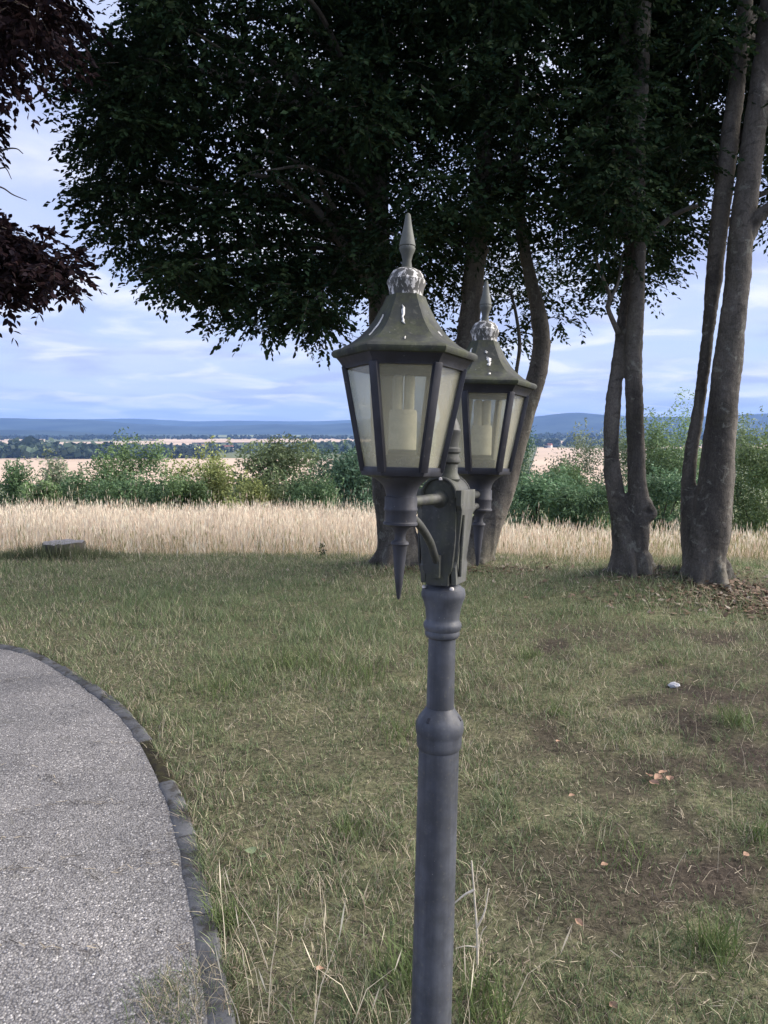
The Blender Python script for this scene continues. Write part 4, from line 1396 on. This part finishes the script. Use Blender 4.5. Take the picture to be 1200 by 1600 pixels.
def blades(xs, ys, h, w, lean, cols, seed, two=True, head=False, headw=0.005):
    """grass blades, two quads each (one when two is False)"""
    r = np.random.default_rng(seed)
    n = len(xs)
    zz = gz(xs, ys) - 0.004
    a = r.uniform(0, 2 * math.pi, n); b = r.uniform(0, 2 * math.pi, n)
    wx, wy = np.cos(a) * w / 2, np.sin(a) * w / 2
    lx, ly = np.cos(b) * lean * h, np.sin(b) * lean * h
    hz = h * np.sqrt(np.clip(1 - lean ** 2 * .7, .1, 1))
    base = np.stack([xs, ys, zz], 1)
    W = np.stack([wx, wy, np.zeros(n)], 1)
    Lv = np.stack([lx, ly, np.zeros(n)], 1)
    up = np.zeros((n, 3)); up[:, 2] = hz
    if two:
        mid = base + up * .55 + Lv * .35
        tip = base + up + Lv
        V_ = np.stack([base - W, base + W, mid + W * .8, mid - W * .8, tip + W * .15, tip - W * .15], 1).reshape(-1, 3)
        k = np.arange(n)[:, None] * 6
        f_ = np.concatenate([k + np.array([[0, 1, 2, 3]]), k + np.array([[3, 2, 4, 5]])], 0)
        cl = np.repeat(cols[:, None], 6, 1).reshape(-1, 3)
    else:
        tip = base + up + Lv
        V_ = np.stack([base - W, base + W, tip + W * .15, tip - W * .15], 1).reshape(-1, 3)
        f_ = np.arange(n * 4).reshape(-1, 4)
        cl = np.repeat(cols[:, None], 4, 1).reshape(-1, 3)
    if head:
        # seed heads: slim diamonds at the tip, crossed
        dv = Lv * .5 + up * .9; dv /= np.linalg.norm(dv, axis=1)[:, None]
        hl = (0.05 + 0.06 * r.uniform(size=n))[:, None]; hwid = np.full((n, 1), headw) * r.uniform(.7, 1.3, (n, 1))
        nx = np.stack([np.cos(a), np.sin(a), np.zeros(n)], 1)
        tb = (base + up + Lv)
        HV = np.stack([tb - dv * .02, tb + dv * hl * .4 + nx * hwid, tb + dv * hl, tb + dv * hl * .4 - nx * hwid], 1).reshape(-1, 3)
        f2 = np.arange(n * 4).reshape(-1, 4) + len(V_)
        V_ = np.vstack([V_, HV]); f_ = np.vstack([f_, f2])
        cl = np.vstack([cl, np.repeat(np.clip(cols * 1.15, 0, .8)[:, None], 4, 1).reshape(-1, 3)])
    return V_, f_, cl


rg = np.random.default_rng(77)


def scatter(n, y0, y1, pw, margin):
    """points on the ground in front of the camera, denser near it"""
    u = rg.uniform(size=n)
    y = (y0 ** (pw) + u * (y1 ** pw - y0 ** pw)) ** (1 / pw)
    x = rg.uniform(-1, 1, n) * (0.53 * y + margin)
    return x, y


GREEN = np.array([0.118, 0.165, 0.076]); LGREEN = np.array([0.20, 0.235, 0.125]); STRAW = np.array([0.48, 0.42, 0.31]); BROWN = np.array([0.22, 0.18, 0.14])


def grass_cols(n, dr):
    q = rg.uniform(size=n)
    c = np.where((q < .62)[:, None], GREEN, LGREEN)
    isd = rg.uniform(size=n) < (0.07 + dr * .42)
    c = np.where(isd[:, None], np.where((rg.uniform(size=n) < .6)[:, None], STRAW, BROWN), c)
    return c * rg.uniform(.65, 1.35, (n, 1))


GV, GF, GC = [], [], []


def acc(t3):
    off = sum(len(v) for v in GV)
    GV.append(t3[0]); GF.append(t3[1] + off); GC.append(t3[2])


# near lawn, tufted
x, y = scatter(225000, 1.3, 5.9, 0.85, 0.6)
tuft = vnoise(x, y, 0.085, 91, 3)
keep = (side_dist(x, y) > -0.012) & (rg.uniform(size=len(x)) < sstep(5.9, 4.3, y)) & (rg.uniform(size=len(x)) > bare(x, y) * .88) & (rg.uniform(size=len(x)) < sstep(.36, .58, tuft) + .14)
x, y = x[keep], y[keep]
dr = dry(x, y)
hh = (0.022 + 0.044 * rg.uniform(size=len(x)) ** 1.8) * (0.55 + .9 * sstep(.3, .7, vnoise(x, y, .35, 95, 3)))
acc(blades(x, y, hh, 0.0022 + 0.0016 * rg.uniform(size=len(x)), rg.uniform(.25, 1.05, len(x)), grass_cols(len(x), dr), 1))
# far lawn
x, y = scatter(205000, 3.5, 9.7, 1.3, 0.8)
keep = (side_dist(x, y) > -0.01) & (rg.uniform(size=len(x)) < sstep(3.5, 6.0, y)) & (rg.uniform(size=len(x)) > bare(x, y) * .9) & (y < meadow_edge(x) + .4) & (rg.uniform(size=len(x)) < sstep(.25, .5, vnoise(x, y, 0.14, 92, 2)) + .3)
x, y = x[keep], y[keep]
hh = 0.026 + 0.042 * rg.uniform(size=len(x)) ** 1.6
hh = hh * (1 + 0.8 * sstep(.5, .75, vnoise(x, y, .5, 96, 3)))
acc(blades(x, y, hh, (0.0035 + 0.0030 * rg.uniform(size=len(x))) * (.6 + .4 * sstep(4, 7, y)), rg.uniform(.2, .95, len(x)), grass_cols(len(x), np.clip(dry(x, y) * .8 + .06 + .32 * sstep(6.5, 9, y), 0, 1)) * 1.25, 2, False))
# lush green tufts standing out of the short turf
for (px, py, n_, s_, hgt) in ((1115, 1490, 110, .06, .13), (1150, 1130, 90, .09, .12), (640, 1530, 130, .08, .14), (760, 1590, 120, .09, .13), (870, 1115, 60, .06, .09), (830, 1030, 90, .1, .09), (1030, 1040, 70, .1, .07),
                              (350, 1440, 120, .05, .07), (460, 1040, 300, .25, .11), (560, 1060, 260, .25, .11), (350, 1080, 200, .2, .09), (1190, 1310, 60, .06, .09), (620, 1150, 120, .15, .09), (545, 1300, 90, .08, .07), (980, 1340, 60, .1, .08)):
    g = G(px, py)
    x = g[0] + rg.normal(size=n_) * s_ * .6; y = g[1] + rg.normal(size=n_) * s_ * .6
    acc(blades(x, y, hgt * rg.uniform(.5, 1.1, n_), np.full(n_, .0038), rg.uniform(.2, .8, n_), np.array([0.12, 0.165, 0.06]) * rg.uniform(.7, 1.3, (n_, 1)), int(px)))
# fringe growing over the kerb edge and taller grass round the stump
n_ = 9000
sk = rg.uniform(0, seglen[-1], n_)
pe = at_len(EDGE, sk) + np.stack([rg.normal(size=n_) * .024 + .006, rg.normal(size=n_) * .012], 1)
keep = rg.uniform(size=n_) < sstep(.35, .6, vnoise(pe[:, 0], pe[:, 1], .22, 131, 2))
x, y = pe[keep, 0], pe[keep, 1]
acc(blades(x, y, rg.uniform(.03, .085, len(x)), np.full(len(x), .0026), rg.uniform(.4, 1.1, len(x)), grass_cols(len(x), np.full(len(x), .55)), 41))
n_ = 2600
gs_ = G(93, 868)
x = gs_[0] + rg.normal(size=n_) * .55; y = gs_[1] - .12 + rg.normal(size=n_) * .14
acc(blades(x, y, rg.uniform(.06, .2, n_) * np.exp(-((x - gs_[0]) / .8) ** 2) + .03, np.full(n_, .006), rg.uniform(.1, .6, n_), np.array([.12, .14, .075]) * rg.uniform(.6, 1.4, (n_, 1)), 43, False))
lawn = link('lawn_grass', np_mesh('lawn_grass', np.vstack(GV), np.vstack(GF), np.vstack(GC)), M['grass'])
tag(lawn, 'patchy short lawn grass, partly dry, around the lamp and trees', 'grass', kind='stuff')

# thatch: straw and dead bits lying flat in the turf
n_ = 60000
x, y = scatter(n_, 1.3, 6.5, 0.9, .6)
keep = (side_dist(x, y) > 0.0) & (rg.uniform(size=len(x)) > .6 * bare(x, y))
x, y = x[keep], y[keep]; n_ = len(x)
th = rg.uniform(0, 6.28, n_); ln_ = rg.uniform(.005, .020, n_); wd = rg.uniform(.0004, .0011, n_)
c_ = np.stack([x, y, gz(x, y) + rg.uniform(.001, .014, n_)], 1)
u = np.stack([np.cos(th), np.sin(th), rg.normal(size=n_) * .25], 1) * ln_[:, None]
w2 = np.stack([-np.sin(th), np.cos(th), rg.normal(size=n_) * .3], 1) * wd[:, None]
V_ = np.stack([c_ - u - w2, c_ + u - w2, c_ + u + w2, c_ - u + w2], 1).reshape(-1, 3)
q = rg.uniform(size=(n_, 1))
tc_ = np.where(q < .22, STRAW, np.where(q < .65, BROWN, np.array([.05, .042, .035]))) * rg.uniform(.6, 1.4, (n_, 1))
th_ = link('thatch', np_mesh('thatch', V_, np.arange(n_ * 4).reshape(-1, 4), np.repeat(tc_[:, None], 4, 1).reshape(-1, 3)), M['straw'])
tag(th_, 'dead straw and thatch lying flat between the grass blades', 'thatch', kind='stuff')

# dry stalks near the lamp and kerb
GV, GF, GC = [], [], []
n_ = 900
x, y = scatter(n_, 1.4, 6.5, 1.0, .5)
keep = side_dist(x, y) > 0.02
x, y = x[keep], y[keep]
acc(blades(x, y, rg.uniform(.05, .16, len(x)), np.full(len(x), .002), rg.uniform(.2, .9, len(x)), STRAW * rg.uniform(.8, 1.5, (len(x), 1)), 5))
g_l = G(np.array([385, 400, 412, 440, 475, 500, 540, 560, 590, 405, 430, 520, 380, 455, 585, 610, 560, 500, 730, 745, 720, 780]), np.array([1590, 1570, 1600, 1600, 1610, 1590, 1600, 1560, 1590, 1500, 1500, 1620, 1640, 1660, 1640, 1620, 1640, 1540, 1640, 1600, 1660, 1680]))
x, y = g_l[:, 0] + rg.normal(size=22) * .04, g_l[:, 1] + rg.normal(size=22) * .04
acc(blades(x, y, rg.uniform(.14, .32, 22), np.full(22, .0030), rg.uniform(.1, .6, 22), np.array([.60, .54, .42]) * rg.uniform(.8, 1.2, (22, 1)), 6, True, True, 0.0022))
g_t = G(np.array([235, 250, 262, 275, 290, 300, 310]), np.array([1570, 1590, 1545, 1600, 1560, 1590, 1530]))
for g in g_t:       # tuft growing out of the path surface beside the kerb
    k = 120
    acc(blades(g[0] + rg.normal(size=k) * .04, g[1] + rg.normal(size=k) * .04, rg.uniform(.02, .075, k), np.full(k, .0022), rg.uniform(.3, 1.1, k), np.where(rg.uniform(size=(k, 1)) < .5, STRAW * .8, GREEN) * rg.uniform(.7, 1.3, (k, 1)), int(abs(g[0]) * 1000)))
st = link('dry_stalks', np_mesh('dry_stalks', np.vstack(GV), np.vstack(GF), np.vstack(GC)), M['straw'])
tag(st, 'thin straw-coloured grass stalks sticking out of the lawn near the kerb', 'grass', kind='stuff')

# tall dry meadow
GV, GF, GC = [], [], []
x, y = scatter(120000, 7.6, 21, 1.2, 2.0)
ed = meadow_edge(x)
keep = (y > ed - 1.0) & (rg.uniform(size=len(x)) < sstep(-1.0, .9, y - ed) ** 1.5 * .95 * (.45 + .55 * sstep(.3, .6, vnoise(x, y, .45, 141, 3)))) & (np.hypot(x - 2.45, y - 7.6) > .5) & (np.hypot(x - .6, y - 8.5) > .9)
x, y = x[keep], y[keep]
full = sstep(0, 1.6, y - meadow_edge(x))
hgt = (0.13 + 0.17 * full + 0.22 * sstep(1, 5, y - meadow_edge(x))) * rg.uniform(.5, 1.2, len(x)) * (.45 + 1.05 * vnoise(x, y, 1.5, 143, 4)) * np.where(rg.uniform(size=len(x)) < .035, 1.45, 1.0)
base_c = np.array([0.62, 0.55, 0.45]); gr_c = np.array([0.22, 0.22, 0.11]); red_c = np.array([0.50, 0.38, 0.29])
pn = vnoise(x, y, 1.4, 97, 3)
gsh = np.clip(sstep(.55, .8, pn) * .35 + .45 * sstep(1.3, 3.5, x) * sstep(.2, .7, vnoise(x, y, 1.0, 99, 2)) + .5 * (1 - full), 0, 1)
cc = np.where((rg.uniform(size=len(x)) < gsh * .8)[:, None], gr_c, base_c)
cc = np.where((rg.uniform(size=len(x)) < .14)[:, None], red_c, cc) * rg.uniform(.75, 1.3, (len(x), 1))
acc(blades(x, y, hgt, 0.0045 + .003 * rg.uniform(size=len(x)), rg.uniform(.05, .75, len(x)), np.clip(cc, 0, .75), 7, False, True, 0.0045))
md = link('meadow_grass', np_mesh('meadow_grass', np.vstack(GV), np.vstack(GF), np.vstack(GC)), M['straw'])
tag(md, 'tall dry pale meadow grass with seed heads beyond the lawn', 'grass', kind='stuff')

# ------------------------------------------------------------------ loose gravel on the path
n_ = 26000
x = rg.uniform(-3.6, 0, n_); y = 1.2 + rg.uniform(size=n_) ** 1.3 * 4.2
keep = side_dist(x, y) < -KW + .012 - .03 * vnoise(x, y, .12, 133, 2)
x, y = x[keep], y[keep]; n_ = len(x)
s = rg.uniform(.0016, .0036, n_) * (1 + .9 * (rg.uniform(size=n_) < .04))
th = rg.uniform(0, 6.28, n_)
oct_ = np.array([[1, 0, 0], [0, 1, 0], [-1, 0, 0], [0, -1, 0], [0, 0, .75], [0, 0, -.75]], float)
o3 = oct_[None] * s[:, None, None] * rg.uniform(.6, 1.3, (n_, 6, 1))
ca, sa = np.cos(th)[:, None], np.sin(th)[:, None]
V_ = np.stack([x[:, None] + o3[..., 0] * ca - o3[..., 1] * sa, y[:, None] + o3[..., 0] * sa + o3[..., 1] * ca, (.008 + .009 * (side_dist(x, y) > -KW))[:, None] + s[:, None] * .3 + o3[..., 2]], -1).reshape(-1, 3)
tri = np.array([[0, 1, 4], [1, 2, 4], [2, 3, 4], [3, 0, 4]])
f_ = (np.arange(n_)[:, None, None] * 6 + tri[None]).reshape(-1, 3)
gcol = np.array([.23, .228, .235]) * (rg.uniform(.35, 1.5, (n_, 1)))
gcol = np.where(rg.uniform(size=(n_, 1)) < .06, .5, gcol)
gv = link('gravel', np_mesh('gravel', V_, f_, np.repeat(gcol[:, None], 6, 1).reshape(-1, 3)), M['gravel'])
tag(gv, 'loose grey grit lying on the path', 'gravel', kind='stuff')

n_ = 1500
cx_ = rg.uniform(-2.6, 0.1, 60); cy_ = rg.uniform(1.5, 4.6, 60); ca_ = rg.normal(size=60) * .35
j = rg.integers(0, 60, n_)
al_ = rg.normal(size=n_) * .11
x = cx_[j] + np.cos(ca_[j]) * al_ + rg.normal(size=n_) * .02; y = cy_[j] + np.sin(ca_[j]) * al_ + rg.normal(size=n_) * .012
keep = side_dist(x, y) < -KW - .01
x, y, j = x[keep], y[keep], j[keep]; n_ = len(x)
th = ca_[j] + rg.normal(size=n_) * .6; ln_ = rg.uniform(.006, .022, n_); wd = rg.uniform(.0006, .0016, n_)
c_ = np.stack([x, y, np.full(n_, .016)], 1)
u = np.stack([np.cos(th), np.sin(th), rg.normal(size=n_) * .08], 1) * ln_[:, None]
w2 = np.stack([-np.sin(th), np.cos(th), np.zeros(n_)], 1) * wd[:, None]
V_ = np.stack([c_ - u - w2, c_ + u - w2, c_ + u + w2, c_ - u + w2], 1).reshape(-1, 3)
nc_ = np.where(rg.uniform(size=(n_, 1)) < .85, np.array([.045, .04, .036]), np.array([.35, .3, .22])) * rg.uniform(.6, 1.4, (n_, 1))
nd_ = link('twig_litter', np_mesh('twig_litter', V_, np.arange(n_ * 4).reshape(-1, 4), np.repeat(nc_[:, None], 4, 1).reshape(-1, 3)), M['gravel'])
tag(nd_, 'thin dark streaks of twig and needle litter on the path', 'litter', kind='stuff')

# ------------------------------------------------------------------ small things
# tree stump in the grass edge
g = G(93, 868, 0.0); sx, sy = g[0], g[1] + .1
e = empty('tree_stump', (sx, sy, float(gz(sx, sy)))); tag(e, 'low weathered grey tree stump in the grass at left', 'tree stump')
rs = np.random.default_rng(4)
nn = 32; hs = float(P(93, 847, sy)[2]) - e.location.z; w_ = .245
wob = 1 + .06 * np.sin(np.arange(nn) * 2 * math.pi / nn * 3 + 1) + rs.normal(size=nn) * .025
v = []; f = []
for j, (q, z) in enumerate(((1.22, -.1), (1.1, .06), (1.0, hs * .6), (.99, hs - .012), (.96, hs))):
    for i in range(nn):
        a = 2 * math.pi * i / nn
        v.append((math.cos(a) * w_ * q * wob[i], math.sin(a) * w_ * q * wob[i], z + (rs.normal() * .006 if j == 4 else 0)))
for j in range(4):
    for i in range(nn):
        k = (i + 1) % nn; f.append((j * nn + i, j * nn + k, (j + 1) * nn + k, (j + 1) * nn + i))
link('stump_bark', MB().add(v, f).mesh('stump_bark'), M['bark2'], e)
top = v[4 * nn:5 * nn]
vc = [(0, 0, hs - .006)] + [(p[0] * .55, p[1] * .55, hs + .002) for p in top] + [(p[0] * .995, p[1] * .995, p[2] + .001) for p in top]
fc = [(0, 1 + i, 1 + (i + 1) % nn) for i in range(nn)] + [(1 + i, 1 + nn + i, 1 + nn + (i + 1) % nn, 1 + (i + 1) % nn) for i in range(nn)]
link('cut_face', MB().add(vc, fc).mesh('cut_face'), M['cut_wood'], e)


def rock(name, px, py, wpx, seed, mat, label):
    g = G(px, py); k = float(mpp(px, py, g[1])); w = wpx * k / 2
    r = np.random.default_rng(seed)
    bm = bmesh.new(); bmesh.ops.create_icosphere(bm, subdivisions=2, radius=1)
    for q in bm.verts:
        q.co *= 1 + r.normal() * .10; q.co.x *= w; q.co.y *= w * .7; q.co.z *= w * .55
    me = bpy.data.meshes.new(name); bm.to_mesh(me); bm.free()
    o = link(name, me, mat); o.location = (g[0], g[1], float(gz(g[0], g[1])) + w * .35)
    return tag(o, label, 'stone')


rock('stone', 1053, 1074, 18, 3, M['stone'], 'pale grey stone lying in the bare lawn at right')


def curled_leaf(size, seed, mat, name='fallen_leaf'):
    r = np.random.default_rng(seed)
    v = []; f = []
    for i in range(7):
        s = i / 6; ww = math.sin(math.pi * min(.98, s * .93 + .04)) * .36 * size
        for e in (-1, 0, 1):
            v.append(((s - .5) * size, e * ww, abs(e) * ww * .5 + .25 * size * (s - .5) ** 2 + r.normal() * size * .02))
    for i in range(6):
        for e in (0, 1):
            a = i * 3 + e; f.append((a, a + 1, a + 4, a + 3))
    return MB().add(v, f).mesh(name)


leaf_spots = [(1014, 1216, 'leftmost'), (1028, 1219, 'middle'), (1036, 1212, 'topmost'), (1047, 1221, 'rightmost'), (1022, 1228, 'lowest')]
for k, (px, py, w_) in enumerate(leaf_spots):
    g = G(px, py)
    o = link('fallen_leaf', curled_leaf(.048, 60 + k, M['dryleaf']), M['dryleaf'])
    o.location = (g[0], g[1], float(gz(g[0], g[1])) + .022); o.rotation_euler = (rs.uniform(-.3, .3), rs.uniform(-.3, .3), rs.uniform(0, 6))
    tag(o, w_ + ' dry orange leaf of the small cluster on the lawn at right', 'leaf', 'orange leaves on the lawn')
for k, (px, py, lb) in enumerate(((872, 1162, 'brown fallen leaf right of the ring on the lamp post'), (944, 1363, 'single tan leaf on the lawn, lower right'), (904, 1455, 'small tan leaf on the lawn below centre right'),
                                  (500, 1530, 'tan leaf among the dry stalks near the kerb'), (893, 1252, 'brown leaf on the lawn right of the lamp shaft'), (1165, 1345, 'tan leaf on the lawn near the right edge'), (958, 1592, 'brown leaf at the bottom edge of the lawn'))):
    g = G(px, py)
    o = link('fallen_leaf', curled_leaf(.03, 80 + k, M['dryleaf']), M['dryleaf'])
    o.location = (g[0], g[1], float(gz(g[0], g[1])) + .025); o.rotation_euler = (rs.uniform(-.4, .4), rs.uniform(-.4, .4), rs.uniform(0, 6))
    tag(o, lb, 'leaf')
# round green leaf of a weed beside the kerb
g = G(391, 1340)
o = empty('weed', (g[0], g[1], float(gz(g[0], g[1]))))
tag(o, 'small weed with one round grey-green leaf beside the kerb', 'weed')
link('leaf', MB().add([(0, 0, .03)] + [(.022 * math.cos(a) * (1 + .1 * math.sin(3 * a)), .02 * math.sin(a), .034 + .004 * math.sin(2 * a)) for a in np.linspace(0, 2 * math.pi, 15)[:-1]], [(0, 1 + i, 1 + (i + 1) % 14) for i in range(14)]).mesh('leaf'), M['greenleaf'], o)
link('leaf', MB().add([(0.05, 0, .02)] + [(.05 + .012 * math.cos(a), .01 * math.sin(a) - .02, .024) for a in np.linspace(0, 2 * math.pi, 11)[:-1]], [(0, 1 + i, 1 + (i + 1) % 10) for i in range(10)]).mesh('leaf'), M['greenleaf'], o)
link('stem', MB().tube([(0, 0, -.01), (0.005, 0.002, .015), (0, 0, .032)], .0018, 6).mesh('stem'), M['greenleaf'], o)

# dead weed stalk right of the lamp shaft
dyw = 2.05
M['deadstalk'] = simple('bleached_stalk', (0.60, 0.54, 0.44), 0.8, 50, 0.2)
b0 = P(744, 1640, dyw)
gx, gy = b0[0], dyw; gz0 = float(gz(gx, gy))
e = empty('dead_weed', (gx, gy, gz0)); tag(e, 'bleached dead weed stalk with side twigs, right of the lamp shaft', 'weed')
off = np.array([gx, gy, gz0])


def stalk(nm, pxs, rad):
    pts = np.array([P(a, b, dyw) for a, b in pxs]) - off
    pts = catmull(pts, 4)
    link(nm, MB().tube(pts, np.linspace(rad, rad * .45, len(pts)), 7).mesh(nm), M['deadstalk'], e)


low = (742, 1700)
while P(low[0], low[1], dyw)[2] > gz0: low = (low[0], low[1] + 20)
stalk('stem', [low, (745, 1560), (746, 1470), (742, 1410), (737, 1345)], .0046)
stalk('side_twig', [(742, 1390), (726, 1398), (708, 1413)], .004)
stalk('side_twig', [(745, 1450), (757, 1425), (764, 1388)], .0034)
stalk('side_twig', [(745, 1480), (728, 1478), (712, 1482)], .002)
stalk('side_twig', [(745, 1500), (752, 1460), (760, 1447)], .002)

# small sapling at the meadow edge
g = G(503, 868); g = np.array([g[0], g[1] + .1])
e = empty('sapling', (g[0], g[1], float(gz(g[0], g[1])))); tag(e, 'tiny dark sapling at the edge of the dry meadow left of the lamp', 'sapling')
link('stem', MB().tube([(0, 0, -.02), (.01, 0, .07), (.0, 0, .16)], .004, 6).mesh('stem'), M['twig'], e)
Vs, fs, cs_, _, _ = leaf_sprays([(0, 0, .11, .05, .05, .06, 7)], .05, 5, 9, (.04, .06, .03))
link('leaves', np_mesh('leaves', Vs, fs, cs_), M['leaf'], e)

# leaf litter at the foot of the right-hand beeches
n_ = 2600
x = 3.15 + rg.normal(size=n_) * .7; y = 6.75 + rg.normal(size=n_) * .3
x[:900] = 3.6 + rg.normal(size=900) * .35; y[:900] = 6.35 + rg.normal(size=900) * .16
x[2200:] = .7 + rg.normal(size=400) * .8; y[2200:] = 8.1 + rg.normal(size=400) * .25
zz = gz(x, y) + .012
th = rg.uniform(0, 6.28, n_); s = rg.uniform(.015, .04, n_)
u = np.stack([np.cos(th), np.sin(th), rg.normal(size=n_) * .35], 1) * s[:, None]
w2 = np.stack([-np.sin(th), np.cos(th), rg.normal(size=n_) * .35], 1) * s[:, None] * .55
c_ = np.stack([x, y, zz], 1)
V_ = np.stack([c_ - u, c_ - w2, c_ + u, c_ + w2], 1).reshape(-1, 3)
lc = np.array([.20, .145, .105]) * rg.uniform(.4, 1.7, (n_, 1)); lc = np.where(rg.uniform(size=(n_, 1)) < .12, np.array([.42, .36, .30]), lc)
ll_ = link('leaf_litter', np_mesh('leaf_litter', V_, np.arange(n_ * 4).reshape(-1, 4), np.repeat(lc[:, None], 4, 1).reshape(-1, 3)), M['straw'])
tag(ll_, 'brown leaf litter around the feet of the beeches', 'leaf litter', kind='stuff')

# ------------------------------------------------------------------ haze
hb = MB().box((0, 6600, 95), (16000, 8000, 205)).mesh('haze', False)
t = NT('haze_air')
t.n.remove(t.b)
pv = t.n.new('ShaderNodeVolumePrincipled')
pv.inputs['Color'].default_value = (0.28, 0.50, 1.0, 1)
pv.inputs['Density'].default_value = 7.5e-5
pv.inputs['Anisotropy'].default_value = 0.0
t.l.new(pv.outputs[0], t.out.inputs['Volume'])
hz = link('haze', hb, t.m)
tag(hz, 'pale blue summer haze filling the valley air', 'haze', kind='stuff')
